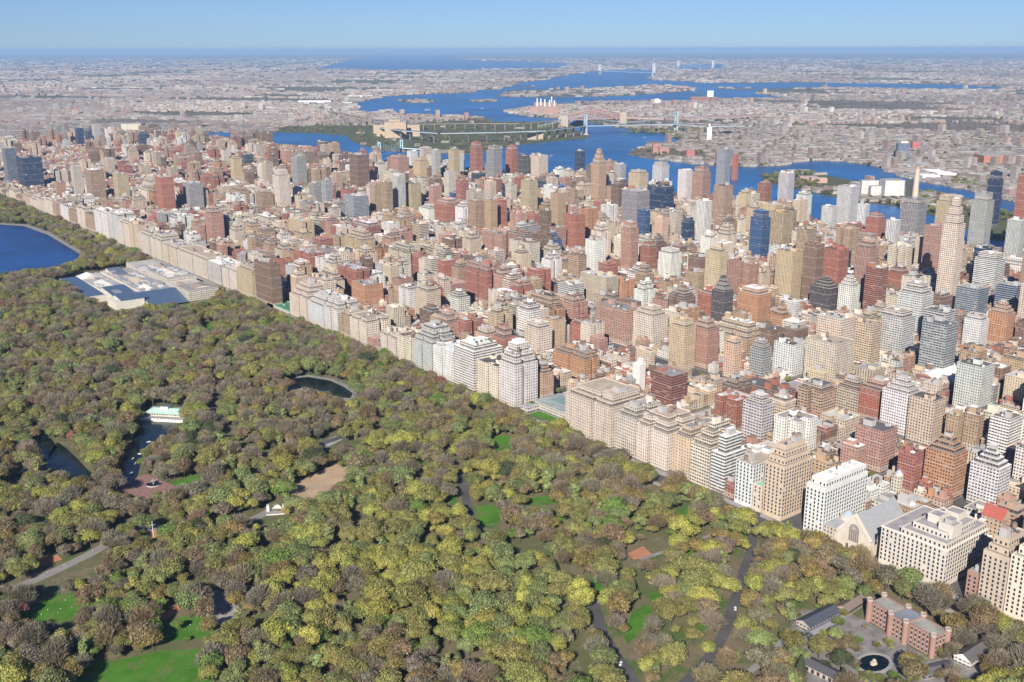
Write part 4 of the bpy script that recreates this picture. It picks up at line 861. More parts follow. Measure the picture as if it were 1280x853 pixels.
# museum: long low halls with slanted glass roofs
r = thing('museum', (-100, 1850, 0), 'sprawling cream museum with blue slanted glass roofs at the park edge', 'museum'); c = r.location
def part(name, f): b = MB(); f(b); return b.build(name, r, c)
part('wall', lambda b: (b.box(-74, -22, 1700, 1755, 0, 20, CR, M['paired'], M['roof'], (.27, .26, .25)), b.box(-74, -24, 1755, 1800, 0, 17, CR, M['punched'], M['roof'], (.45, .42, .37)), b.box(-72, -20, 1800, 1905, 0, 24, CR, M['paired'], M['roof'], (.30, .30, .30)),
    b.box(-74, -24, 1905, 1965, 0, 17, CR, M['punched'], M['roof'], (.34, .32, .3)), b.box(-74, -24, 1965, 2005, 0, 20, CR, M['punched'], M['roof'], (.42, .4, .37)), b.box(-128, -74, 1760, 1985, 0, 14, (.52, .46, .37), M['plainwall'], M['roof'], (.31, .30, .29)),
    b.box(-172, -128, 1765, 1985, 0, 11, (.52, .48, .42), M['plainwall'], M['roof'], (.36, .36, .36)), b.box(-186, -140, 1722, 1765, 0, 13, (.55, .51, .44), M['plainwall'], M['roof'], (.6, .57, .5)), b.box(-205, -172, 1800, 1970, 0, 9, CR, M['plainwall'], M['roof'], (.5, .48, .45))))
for k, (a, d, u, v, z, zz) in enumerate(((-138, -76, 1697, 1757, 3, 17), (-176, -132, 1726, 1760, 13.2, 17), (-172, -134, 1780, 1840, 11.3, 16), (-205, -176, 1810, 1965, 9.3, 14), (-120, -96, 1930, 1980, 14.3, 19))):
    b = MB(); G_ = (.07, .11, .18) if k != 4 else (.13, .15, .2)
    b.face([(a, u, z), (d, u, z), (d, v, zz), (a, v, zz)], G_, M['metal']); b.face([(a, v, zz), (d, v, zz), (d, v, z), (a, v, z)], CR, M['plainwall']); b.face([(a, u, z), (a, v, zz), (a, v, z)], CR, M['plainwall']); b.face([(d, u, z), (d, v, z), (d, v, zz)], CR, M['plainwall'])
    b.build('glass_roof', r, c)
for x, y, w, d, z, h, cc in ((-110, 1790, 22, 40, 14, 5, (.62, .58, .5)), (-100, 1860, 30, 40, 14, 4, (.46, .39, .3)), (-50, 1850, 26, 60, 24, 4, (.55, .52, .47)), (-45, 1728, 28, 34, 20, 3, (.30, .25, .22)), (-150, 1880, 30, 60, 11, 4, (.58, .56, .52)), (-60, 1935, 24, 30, 17, 4, (.4, .4, .4)), (-155, 1960, 40, 34, 11, 6, (.75, .74, .72))):
    b = MB(); b.gable(x-w/2, x+w/2, y-d/2, y+d/2, z, z+h, cc, M['roof'], CR, M['plainwall'], 'y'); b.build('skylight', r, c)
for gx, gy0, gy1, z, st in ((-120, 1772, 1978, 14, 13), (-104, 1772, 1900, 14, 13), (-88, 1772, 1978, 14, 13), (-62, 1808, 1898, 24, 15), (-36, 1808, 1898, 24, 15), (-46, 1912, 1960, 17, 12), (-150, 1850, 1980, 11, 14)):
    for y in np.arange(gy0, gy1, st):
        if RNG.random() < .25: continue
        w, d = RNG.uniform(7, 13), st*RNG.uniform(.5, .8); b = MB(); b.gable(gx-w/2, gx+w/2, y, y+d, z+.01, z+RNG.uniform(1.2, 3), [(.20, .23, .28), (.42, .42, .42), (.32, .31, .29), (.5, .5, .5)][RNG.integers(4)], M['metal'], CR, M['plainwall'], 'x'); b.build('skylight', r, c)
random.seed(21)
for _ in range(46):
    x, y = random.uniform(-168, -30), random.uniform(1705, 1995); z = 20 if x > -74 and y < 1755 else (24 if x > -72 and 1800 < y < 1905 else (17 if x > -74 else (14 if x > -128 else 11)))
    if (x < -74 and y < 1765) or (x > -74 and 1965 < y): continue
    w, d, h = random.uniform(3, 12), random.uniform(4, 20), random.uniform(1, 4); b = MB(); b.box(x-w/2, x+w/2, y-d/2, y+d/2, z, z+h, random.choice([(.42, .39, .34), (.3, .3, .3), (.5, .48, .44), (.22, .24, .28), (.38, .3, .24)]), M['roof']); b.build('rooftop_unit', r, c)
CLEAR.append([(76, 350), (128, 368), (128, 393), (190, 378), (236, 381), (268, 371), (268, 352), (215, 335), (150, 335), (100, 342)])
FOOT = [(-210, -16, 1692, 2012)]
# boathouse with a green copper roof and a white terrace on the water
a, q = Vector(G(175, 526)), Vector(G(229, 529)); d = (q-a).normalized(); ang = math.atan2(d.y, d.x); l = (q-a).length; n = Vector((-d.y, d.x, 0)); n = n if n.y > 0 else -n
r = thing('boathouse', (a+q)/2, 'white boathouse with pale green copper roof at the edge of the lake', 'boathouse'); r.rotation_euler = (0, 0, ang)
b = MB(); b.box(-l/2, l/2, 0, 12, 0, 3.2, (.72, .70, .64), M['plainwall'], M['paving'], (.6, .58, .55)); b.build('terrace', r)
b = MB(); b.box(-l/2+3, l/2-3, 9, 30, 0, 6.5, (.68, .62, .54), M['paired']); b.build('wall', r)
b = MB(); GC = (.42, .60, .50)
for x0, x1, y0, y1, z, zr in ((-l/2+1, l/2-1, 7.5, 31, 6.504, 9.6),): b.face([(x0, y0, z), (x1, y0, z), (x1-9, (y0+y1)/2, zr), (x0+9, (y0+y1)/2, zr)], GC, M['trim']); b.face([(x1, y1, z), (x0, y1, z), (x0+9, (y0+y1)/2, zr), (x1-9, (y0+y1)/2, zr)], GC, M['trim']); b.face([(x0, y1, z), (x0, y0, z), (x0+9, (y0+y1)/2, zr)], GC, M['trim']); b.face([(x1, y0, z), (x1, y1, z), (x1-9, (y0+y1)/2, zr)], GC, M['trim'])
b.build('roof', r)
b = MB(); b.rbox(-4, 19.3, 9, 7, 0, 7, 12.2, (.62, .58, .5), M['plainwall'], M['roof'], (.10, .13, .18)); b.build('cupola', r)
for i in range(12):
    b = MB(); b.rbox(-l/2+2+i*(l-4)/11, -.1, .5, .5, 0, 0, 4.4, (.8, .8, .78), M['plainwall']); b.build('column', r)
CLEAR.append([(172, 528), (175, 514), (200, 509), (228, 512), (232, 530)])
# band shell
p = G(345, 640); r = thing('bandshell', p, 'small cream half dome bandshell beside the pale path', 'bandshell')
b = MB(); ns = 10; RB = 5.6
def S_(u, v): t = math.pi*u/ns; e = math.pi/2*v/6; return (RB*math.cos(t)*math.cos(e), RB*.8*math.sin(t)*math.cos(e), 1.2+RB*1.15*math.sin(e))
for i in range(ns):
    for j in range(6): b.face([S_(i, j), S_(i+1, j), S_(i+1, j+1), S_(i, j+1)], (.66, .64, .58), M['plainwall'])
b.build('shell', r, smooth=True)
b = MB()
for s in (-1, 1): b.box(*sorted((s*5.7, s*8.2)), -.6, 3, 0, 6.5, (.60, .58, .52), M['plainwall'], bottom=True)
b.build('wall', r); b = MB(); b.box(-8.2, 8.2, -7, -.65, 0, 1.15, (.55, .52, .47), M['plainwall'], M['paving']); b.build('stage', r); r.rotation_euler = (0, 0, -.5)
CLEAR.append([(335, 645), (336, 630), (350, 628), (356, 640), (350, 648)])
# tall mast standing in a clearing
p = G(193, 682); r = thing('flagpole', p, 'tall pale bare flagpole in a small tree clearing', 'flagpole'); b = MB(); h = height_at(p[0], p[1], 652); b.bar((0, 0, 0), (0, 0, h), .35, (.7, .68, .62), M['metal'], 8, .2); b.bar((-2.5, 0, h*.84), (2.5, 0, h*.84), .15, (.7, .68, .62), M['metal'], 5); b.build('pole', r); b = MB(); b.cyl(0, 0, 2, 0, .8, (.5, .48, .45), M['plainwall'], 12); b.build('plinth', r)
CLEAR.append([(186, 685), (189, 650), (195, 650), (200, 686)])
# red brick castle-like arsenal with eight turrets
a, q = Vector(G(1085, 776)), Vector(G(1164, 822)); d = (a-q).normalized(); l = (a-q).length
r = thing('arsenal', (q+a)/2, 'salmon brick castle with round corner turrets in front of the avenue', 'castle'); r.rotation_euler = (0, 0, math.atan2(d.y, d.x)-math.pi/2)
BR = (.31, .19, .155); H_ = 15.5
b = MB(); b.box(0, 15, -l/2, l/2, 0, H_, BR, M['plainwall']); b.build('wall', r); b = MB(); b.box(-2.5, 15.5, -6.5, 6.5, 0, H_+1.2, BR, M['plainwall']); b.build('centre_block', r)
b = MB(); b.cap(rect(.6, 14.4, -l/2+.6, l/2-.6), H_+.05, (.30, .30, .26), M['roof']); b.cap(rect(-1.9, 14.9, -6, 6), H_+1.25, (.2, .22, .26), M['roof']); b.build('roof', r)
for s in (-1, 1):
    b = MB()
    for i in range(int(l/2.2)):
        y = -l/2+1.1+i*2.2
        if abs(y) > 7: b.box(0 if s < 0 else 14.4, .6 if s < 0 else 15, y-.6, y+.6, H_+.02, H_+1.3, BR, M['plainwall'])
    b.build('battlement', r)
for x, y, e in ((0, -l/2, 0), (0, l/2, 0), (15, -l/2, 0), (15, l/2, 0), (-2.5, -6.5, .6), (-2.5, 6.5, .6), (15.5, -6.5, .6), (15.5, 6.5, .6)):
    b = MB(); b.cyl(x, y, 2.1, 0, H_+2+e, BR, M['plainwall'], 12, cap=False); b.cyl(x, y, 2.4, H_+1.2+e, H_+2.5+e, (.42, .33, .28), M['plainwall'], 12, cap=False); b.cap([(x+2.2*math.cos(t*math.pi/6), y+2.2*math.sin(t*math.pi/6)) for t in range(12)], H_+1.7+e, (.35, .33, .3), M['roof']); b.build('turret', r)
b = MB(); b.box(-.09, .09, -.55, .55, -1.2, 1.2, (.05, .05, .06), M['pane'], bottom=True); b.box(-.16, .09, -.7, .7, -1.5, -1.22, (.6, .55, .5), M['trim'], bottom=True); b.box(-.16, .09, -.7, .7, 1.22, 1.5, (.6, .55, .5), M['trim'], bottom=True); wme = b.mesh('window')
for j in range(4):
    for i in range(15):
        y = -l/2+4.5+i*(l-9)/14
        if 4.6 < abs(y) < 8.8: continue
        o = bpy.data.objects.new('window', wme); COL.objects.link(o); o.parent = r; o.location = (-2.5 if abs(y) < 5 else 0, y, 2.5+j*3.7)
    for i in range(3): o = bpy.data.objects.new('window', wme); COL.objects.link(o); o.parent = r; o.location = (4+i*3.6, -l/2, 2.5+j*3.7); o.rotation_euler = (0, 0, math.pi/2)
CLEAR.append([(1083, 778), (1083, 756), (1098, 748), (1130, 760), (1186, 790), (1186, 815), (1166, 826), (1120, 804)])
AR = r
# zoo: paved court with pool, arcades and sheds
ZOO = [(985, 790), (1000, 765), (1050, 760), (1085, 778), (1166, 826), (1190, 812), (1240, 835), (1250, 900), (980, 900), (1010, 850), (990, 820)]
sheet('pavement', gp(ZOO), .15, plain('worn paving', (.20, .19, .185), .95, .35, .12))
pc = Vector(G(1092, 830)); r = thing('zoo_pool', pc, 'oval sea lion pool with stone rim and rock island', 'pool')
b = MB(); A = [(15*math.cos(t*math.pi/8), 11*math.sin(t*math.pi/8)) for t in range(16)]; I = [(12.6*math.cos(t*math.pi/8), 8.8*math.sin(t*math.pi/8)) for t in range(16)]
for i in range(16): j = (i+1) % 16; b.face([(*A[i], .9), (*A[j], .9), (*I[j], .9), (*I[i], .9)], (.42, .42, .42), M['paving'])
b.walls(A, 0, .9, (.4, .4, .4), M['paving']); b.walls(I, .3, .9, (.4, .4, .4), M['paving'], inside=True); b.build('rim', r); b = MB(); b.cap(I, .5, (0, 0, 0), M['pond']); b.build('pool_water', r)
b = MB()
for x, y, s, h in ((0, 0, 3, 1.6), (1.8, .8, 2, 2.3), (-2, -.5, 2, 1.2)): b.cyl(x, y, s, .2, h, (.5, .43, .32), M['plainwall'], 7, s*.5)
b.build('rock', r)
CLEAR.append([(1064, 830), (1075, 815), (1095, 811), (1116, 820), (1124, 838), (1110, 850), (1080, 848)])
def shed(name, label, cat, L, w, h, rise, wall, roofc, cols=0):
    a, q = Vector(G(*L[0])), Vector(G(*L[1])); d = (q-a).normalized(); l = (q-a).length; r = thing(name, (a+q)/2, label, cat); r.rotation_euler = (0, 0, math.atan2(d.y, d.x))
    b = MB(); b.box(-l/2, l/2, -w/2, w/2, 0, h, wall, M['paired' if not cols else 'plainwall']); b.build('wall', r); b = MB(); b.gable(-l/2-.6, l/2+.6, -w/2-.7, w/2+.7, h+.004, h+rise, roofc, M['trim'], wall, M['plainwall']); b.build('roof', r)
    for i in range(cols):
        b = MB(); b.box(-l/2+(i+.25)*l/cols, -l/2+(i+.75)*l/cols, -w/2-.06, -w/2+.06, .4, h*.75, (.05, .05, .05), M['pane'], bottom=True); b.build('opening', r)
    return r
shed('zoo_hall', 'long dark slate roofed zoo arcade with row of openings at the picture bottom', 'hall', ((1004, 830), (1068, 862)), 11, 4.2, 2.2, (.42, .36, .3), (.09, .09, .10), 9)
shed('zoo_hall', 'dark gabled zoo house between two pale strips left of the castle', 'hall', ((1003, 788), (1042, 768)), 12, 5, 3, (.40, .36, .33), (.07, .08, .10)); shed('zoo_hall', 'low grey zoo roof running beside the dark gabled house', 'hall', ((1006, 800), (1052, 776)), 6, 3.5, 1, (.4, .38, .36), (.24, .24, .25))
shed('zoo_hall', 'small brown roofed brick zoo house just left of the castle', 'hall', ((1052, 768), (1080, 750)), 9, 4.5, 2.5, (.40, .27, .22), (.20, .16, .14)); shed('zoo_hall', 'white gabled zoo house with dark roof right of the castle', 'hall', ((1202, 832), (1232, 812)), 12, 5, 4, (.72, .70, .66), (.12, .11, .11))
shed('zoo_hall', 'low dark shed below the white gabled zoo house', 'hall', ((1150, 846), (1190, 836)), 9, 3.6, 1.5, (.32, .28, .26), (.12, .12, .125)); shed('zoo_hall', 'pale walled dark roofed shed left of the sea lion pool', 'hall', ((990, 815), (1012, 800)), 6, 4, 1.6, (.62, .56, .48), (.10, .10, .11))
r = thing('pavilion', G(1262, 822), 'small green roofed open pavilion near the right bottom corner', 'pavilion'); b = MB(); b.box(-9, 9, -6, 6, 4, 4.5, (.12, .22, .15), M['trim'], bottom=True); b.build('roof', r)
for x in (-8, 8):
    for y in (-5, 5): b = MB(); b.box(x-.25, x+.25, y-.25, y+.25, 0, 4, (.6, .6, .58), M['trim']); b.build('post', r)
CLEAR += [[(1000, 787), (1004, 772), (1040, 762), (1052, 775), (1010, 800)], [(1005, 832), (1062, 860), (1020, 870), (1000, 840)], [(1052, 768), (1060, 752), (1080, 746), (1082, 760)], [(1196, 832), (1198, 816), (1228, 806), (1234, 820), (1206, 834)], [(1248, 825), (1256, 812), (1276, 818), (1278, 830)]]
# gabled stone temple
u0, u1 = u_at(1086, V0), u_at(1045, V0); r = thing('temple', (V0, (u0+u1)/2, 0), 'pale stone temple with steep grey gable roof and arched front window', 'temple'); w = u1-u0; CS = (.56, .50, .42); eh = height_at(V0, u1, 662); rh = height_at(V0, (u0+u1)/2, 644)
b = MB(); P = rect(0, 56, -w/2, w/2); b.walls(P, 0, eh, CS, M['plainwall']); b.face([(0, w/2, eh), (0, -w/2, eh), (0, 0, rh)], CS, M['plainwall']); b.face([(56, -w/2, eh), (56, w/2, eh), (56, 0, rh)], CS, M['plainwall']); b.build('wall', r)
b = MB(); b.gable(1.5, 57, -w/2-.4, w/2+.4, eh-.3, rh-.2, (.30, .31, .32), M['trim'], CS, None); b.build('roof', r)
b = MB()
for s in (-1, 1): b.face([(-.7, 0, rh+1), (2, 0, rh+1), (2, s*(w/2+.5), eh+1), (-.7, s*(w/2+.5), eh+1)][::s], CS, M['plainwall']); b.face([(-.7, 0, rh+1), (-.7, 0, rh-1.2), (-.7, s*(w/2+.5), eh-1.2), (-.7, s*(w/2+.5), eh+1)][::-s], (.62, .56, .48), M['plainwall'])
b.build('gable_coping', r)
b = MB(); A = [(4.6*math.cos(t*math.pi/12), 20+4.6*math.sin(t*math.pi/12)) for t in range(13)]+[(-4.6, 9), (4.6, 9)]; b.face([(-.12, y, z) for y, z in A][::-1], (.20, .18, .17), M['plainwall']); b.build('arched_window', r)
b = MB(); b.cyl(-.05, 0, .01, 20, 20.01, CS, M['trim'], 6)
for t in range(8): b.bar((-.2, 0, 20), (-.2, 4*math.cos(t*math.pi/7), 20+4*math.sin(t*math.pi/7)), .16, (.5, .46, .4), M['trim'], 4)
for y in (-3, -1, 1, 3): b.bar((-.2, y, 9), (-.2, y, 20), .16, (.5, .46, .4), M['trim'], 4)
b.build('tracery', r)
for y in (-5.5, 0, 5.5): b = MB(); b.box(-.15, .15, y-1.1, y+1.1, 1, 5.6, (.1, .07, .05), M['trim']); b.build('door', r)
for y in (-w/2, w/2): b = MB(); b.box(-1.4, 4, y-1.6, y+1.6, 0, eh-3, CS, M['plainwall']); b.build('buttress', r)
for x in range(8, 54, 9): b = MB(); b.box(x-1.5, x+1.5, -w/2-.15, -w/2+.1, 10, 20, (.08, .08, .09), M['pane'], bottom=True); b.build('window', r)
u2 = u_at(1027, V0); r = thing('chapel', (V0, (u1+u2)/2, 0), 'low pale stone chapel wing joined to the left of the gabled temple', 'chapel'); b = MB(); w2 = (u2-u1)/2-.7; b.box(0, 42, -w2, w2, 0, 14, CS, M['punched'], M['roof'], (.36, .37, .38)); b.build('wall', r)
b = MB(); b.cyl(26, 0, 7, 14, 17, CS, M['plainwall'], 14); b.cyl(26, 0, 6.4, 17, 21.5, (.33, .37, .42), M['trim'], 14, 1.2); b.build('dome', r)
p = G(1121, 618); r = thing('tower', (*p[:2], 0), 'slender pale stone tower with dome behind the gabled temple', 'tower'); hh = height_at(p[0], p[1], 594); b = MB(); b.box(-4.5, 4.5, -4.5, 4.5, 0, hh, CS, M['punched']); b.build('shaft', r); b = MB(); b.cyl(0, 0, 4.2, hh, hh+2, CS, M['plainwall'], 12); b.cyl(0, 0, 4, hh+2, hh+5.5, (.38, .40, .46), M['trim'], 12, .6); b.build('dome', r)
# low mansion with garden
u0, u1 = FRICK_U; r = thing('mansion', (V0, (u0+u1)/2, 0), 'low pale stone mansion behind a small lawn, dwarfed by apartment houses', 'mansion'); w = u1-u0
b = MB(); b.box(20, 62, -w/2+2, w/2-2, 0, 10, (.56, .53, .48), M['paired'], M['roof'], (.30, .33, .33)); b.build('wall', r); b = MB(); b.box(2, 20, w/2-14, w/2-2, 0, 8, (.58, .55, .5), M['paired'], M['roof'], (.34, .36, .37)); b.build('wing', r); b = MB(); b.box(34, 54, -w/2+10, w/2-16, 10, 11.4, (.20, .28, .27), M['trim']); b.build('skylight', r); b = MB(); b.box(64, 84, -w/2+4, w/2-4, 0, 11, (.5, .47, .42), M['punched'], M['roof'], (.3, .3, .3)); b.build('library', r)
sheet('lawn', rect(V0+1, V0+19.5, u0+2, u1-15), .2, M['lawn'])
# armory with two barrel roofs
p = G(1180, 506); r = thing('armory', (*p[:2], 0), 'long brick armory hall with gleaming white and grey curved roofs', 'armory'); b = MB(); b.box(0, 100, 0, 54, 0, 15, (.34, .17, .13), M['punched']); b.build('wall', r)
for k, (ya, yb, cc) in enumerate(((.6, 26, (.42, .43, .45)), (28, 53, (.74, .74, .73)))):
    b = MB()
    for i in range(8):
        t0, t1 = math.pi*i/8, math.pi*(i+1)/8; ym, ry = (ya+yb)/2, (yb-ya)/2
        b.face([(22, ym-ry*math.cos(t0), 15.01+9*math.sin(t0)), (99, ym-ry*math.cos(t0), 15.01+9*math.sin(t0)), (99, ym-ry*math.cos(t1), 15.01+9*math.sin(t1)), (22, ym-ry*math.cos(t1), 15.01+9*math.sin(t1))], cc, M['trim'])
    for x, s in ((22, 1), (99, -1)): b.face([(x, ym-ry*math.cos(math.pi*i/8), 15.01+9*math.sin(math.pi*i/8)) for i in range(9)][::s], (.4, .22, .17), M['plainwall'])
    b.build('barrel_roof', r)
b = MB(); b.box(0, 20, 4, 50, 15, 22, (.36, .18, .14), M['punched']); b.build('head_house', r)
# red tiled pitched roof, small red chateau roof, black mansard, chimney
def roofhouse(xl, xr, top, base, label, wallc, rc, rise, cat='house'):
    p = G(xl+4, base); r = thing('house', (*p[:2], 0), label, cat); h = height_at(p[0], p[1], top); w = (xr-xl)/1.35; b = MB(); b.box(0, w*.7, 0, w, 0, h, wallc, M['punched']); b.build('wall', r); b = MB(); b.gable(-.5, w*.7+.5, -.5, w+.5, h+.004, h+rise, rc, M['trim'], wallc, M['plainwall'], 'y'); b.build('roof', r); b = MB(); b.box(w*.3, w*.3+1.6, w*.7, w*.7+2, h, h+rise+2, (.34, .16, .12), M['plainwall']); b.build('chimney', r)
roofhouse(870, 888, 504, 512, 'small vivid red mansion with steep dark red roof among grey rooftops', (.50, .10, .08), (.30, .09, .08), 7); roofhouse(1244, 1268, 652, 690, 'house with bright red tiled pitched roof near the right edge', (.42, .32, .24), (.36, .10, .08), 9)
p = G(1142, 262); r = thing('chimney', (*p[:2], 0), 'tall slim beige power plant chimney beside the river', 'chimney'); b = MB(); h = height_at(p[0], p[1], 208); b.cyl(0, 0, 8.5, 0, h, (.50, .42, .34), M['plainwall'], 14, 6.2, tcol=(.05, .05, .05)); b.build('shaft', r); b = MB(); b.cyl(0, 0, 6.6, h-6, h-1, (.44, .26, .18), M['plainwall'], 14, 6.6, cap=False); b.build('band', r); b = MB(); b.box(-22, 22, -26, 26, 0, 30, (.4, .34, .29), M['punched'], M['roof'], (.3, .3, .3)); b.build('plant_hall', r)
# fountain on the terrace
p = G(192, 606); r = thing('fountain', (*p[:2], .12), 'round stone fountain basin on the red brick lakeside terrace', 'fountain'); b = MB(); b.cyl(0, 0, 7, 0, .8, (.42, .40, .37), M['plainwall'], 18, cap=False); b.cyl(0, 0, 6.4, 0, .8, (.42, .4, .37), M['plainwall'], 18, cap=False); b.build('basin', r); b = MB(); b.cyl(0, 0, 6.4, .4, .5, (0, 0, 0), M['pond'], 18); b.build('basin_water', r); b = MB(); b.cyl(0, 0, .7, .5, 4, (.3, .3, .26), M['plainwall'], 8, .4); b.cyl(0, 0, 2, 4, 4.4, (.3, .3, .26), M['plainwall'], 10); b.cyl(0, 0, .5, 4.4, 7, (.28, .3, .26), M['plainwall'], 8, .1); b.build('statue', r)
# boats, cars, people
def hull(b, l, w, h, c):
    A = [(-l/2, -w*.35), (0, -w/2), (l*.32, -w*.4), (l/2, 0), (l*.32, w*.4), (0, w/2), (-l/2, w*.35)]; B_ = [(x*.9, y*.75) for x, y in A]
    for i in range(7): j = (i+1) % 7; b.face([(*B_[i], 0), (*B_[j], 0), (*A[j], h), (*A[i], h)], c, M['trim']); b.face([(A[i][0]*.93, A[i][1]*.86, h), (*A[i], h), (*A[j], h), (A[j][0]*.93, A[j][1]*.86, h)][::-1], c, M['trim'])
    b.face([(x, y, .12) for x, y in B_], tuple(q*.7 for q in c), M['trim'])
b0 = thing('rowing_boat', (0, 0, 0), None, 'boat', 'rowing boats on the lake'); b = MB(); hull(b, 4.6, 1.7, .6, (.75, .74, .7)); b.build('hull', b0)
for x in (-1.1, .7): b = MB(); b.box(x-.2, x+.2, -.65, .65, .38, .46, (.45, .3, .18), M['trim'], bottom=True); b.build('seat', b0)
BL = ['white rowing boat farthest up the lake near the boathouse', 'second white rowing boat below the boathouse', 'white rowing boat highest of the cluster in mid lake', 'white rowing boat at the left of the cluster in mid lake', 'white rowing boat at the right of the cluster in mid lake', 'white rowing boat nearest the red brick terrace', 'white rowing boat by the bright green shore trees']
for i, (x, y) in enumerate(((202, 545), (186, 553), (166, 574), (163, 582), (169, 580), (164, 592), (175, 568))):
    o = b0 if i == 0 else copy_tree(b0); p = G(x, y); o.location = (p[0], p[1], .17); o.rotation_euler = (0, 0, random.uniform(0, 6)); o['label'] = BL[i]
for px, py, lb, L_ in ((535, 138, 'white ferry alone on the wide upper river', 60), (603, 136, 'small white boat on the upper river beyond the ferry', 26), (690, 195, 'white tour boat on the river below the suspension bridge', 30), (806, 172, 'small boat near the wooded shore under the far bridge tower', 18)):
    p = G(px, py); r = thing('ferry', (p[0], p[1], -.7), lb, 'boat'); r.rotation_euler = (0, 0, random.uniform(-.6, .6)); b = MB(); hull(b, L_, L_*.24, L_*.06, (.7, .7, .7)); b.build('hull', r); b = MB(); b.box(-L_*.3, L_*.22, -L_*.09, L_*.09, L_*.05, L_*.16, (.75, .75, .75), M['band'], bottom=True); b.build('cabin', r)
def car(x, y, col, label, rot=None, px=True, cat='car'):
    p = G(x, y) if px else (x, y, 0); r = thing('taxi' if 'taxi' in label else 'car', (p[0], p[1], .23), label, cat)
    b = MB(); b.box(-.9, .9, -2.2, 2.2, .35, .95, col, M['metal'], bottom=True); b.box(-.78, .78, -1.5, 1.0, 1.38, 1.45, col, M['metal'], bottom=True); b.build('body', r)
    b = MB(); lo, hi = rect(-.84, .84, -1.75, 1.25), rect(-.72, .72, -1.35, .85)
    for i in range(4): j = (i+1) % 4; b.face([(*lo[i], .952), (*lo[j], .952), (*hi[j], 1.39), (*hi[i], 1.39)], (.03, .03, .04), M['pane'])
    b.build('window', r)
    for sx in (-.82, .82):
        for sy in (-1.35, 1.35): b = MB(); b.bar((sx-.1, sy, .33), (sx+.1, sy, .33), .33, (.02, .02, .02), M['tyre'], 10); b.face([(sx+(.1 if sx > 0 else -.1), sy+.33*math.cos(t), .33+.33*math.sin(t)) for t in np.arange(0, 6.28, .785)], (.3, .3, .3), M['metal']); b.build('wheel', r)
    r.rotation_euler = (0, 0, rot if rot is not None else 0); return r
car(924, 737, (.75, .42, .02), 'yellow taxi on the curved park drive', -.85); car(919, 762, (.7, .7, .72), 'silver car behind the yellow taxi on the curved drive', -.85); car(927, 722, (.05, .05, .06), 'black car ahead of the yellow taxi on the curved drive', -.85)
car(776, 831, (.75, .75, .76), 'white car at the bottom of the winding park drive', 2.2); car(754, 800, (.3, .3, .33), 'grey car higher on the winding park drive', 2.4)
AC = [('white', (.7, .7, .7)), ('black', (.03, .03, .035)), ('yellow', (.72, .42, .02)), ('silver', (.45, .46, .48)), ('dark blue', (.03, .05, .12)), ('red', (.4, .03, .03))]
for i, u in enumerate((388, 402, 470, 478, 492, 556, 640, 655, 720, 800)):
    n_, cc = AC[i % 6]; car((-3, 2, 7)[i % 3], u, cc, '%s car on the avenue %s' % (n_, ['at the foot of the cream limestone house', 'just past the cream limestone house', 'beside the gabled temple', 'before the temple steps', 'left of the temple front', 'below the beige stepped house', 'below the narrow white house', 'near the modern white house', 'under the beige peach houses', 'under the wide stepped pair'][i]), 0, False)
def person_mesh(col, col2):
    b = MB(); prof = [(.0, .20), (.10, .17), (.45, .16), (.80, .20), (1.0, .19), (1.25, .23), (1.42, .20), (1.47, .08), (1.53, .09), (1.62, .12), (1.72, .07), (1.75, .001)]
    for (z0, r0), (z1, r1) in zip(prof[:-1], prof[1:]): b.cyl(0, 0, r0, z0, z1, col2 if z0 < .8 else (col if z0 < 1.42 else (.42, .27, .2)), M['trim'], 7, r1, cap=False)
    return b.mesh('person', True)
PM = [(n, person_mesh(a, c)) for n, a, c in (('white', (.8, .8, .8), (.1, .12, .25)), ('dark', (.05, .05, .06), (.08, .08, .1)), ('red', (.55, .05, .05), (.1, .1, .14)), ('pale blue', (.35, .5, .7), (.3, .27, .2)))]
for places, where in ((((82, 752), (88, 749), (94, 752), (100, 748), (76, 763), (106, 756), (96, 757), (73, 768), (60, 764), (66, 758), (112, 752), (90, 761), (52, 770)), 'standing on the sloping lawn at the lower left'), (((226, 782), (240, 776), (232, 790), (247, 788), (238, 783)), 'standing on the small dark lawn by the paved court'), (((160, 606), (175, 603), (190, 605), (205, 610), (196, 601), (214, 613)), 'on the red brick lakeside terrace'), (((60, 717), (75, 710), (84, 706), (104, 696), (116, 690), (310, 654), (322, 648)), 'walking on the pale park path'), (((262, 762), (272, 752), (281, 770), (288, 758)), 'crossing the grey paved court'), (((1060, 842), (1078, 812), (1124, 826), (1110, 812), (1140, 834), (1064, 818)), 'by the sea lion pool')):
    seen = {}
    for i, (x, y) in enumerate(places):
        n_, me = PM[i % 4]; o = bpy.data.objects.new('person', me); COL.objects.link(o); p = G(x, y); o.location = (p[0], p[1], .14); tag(o, 'person in %s top %s' % (n_, where), 'person', 'people '+where)
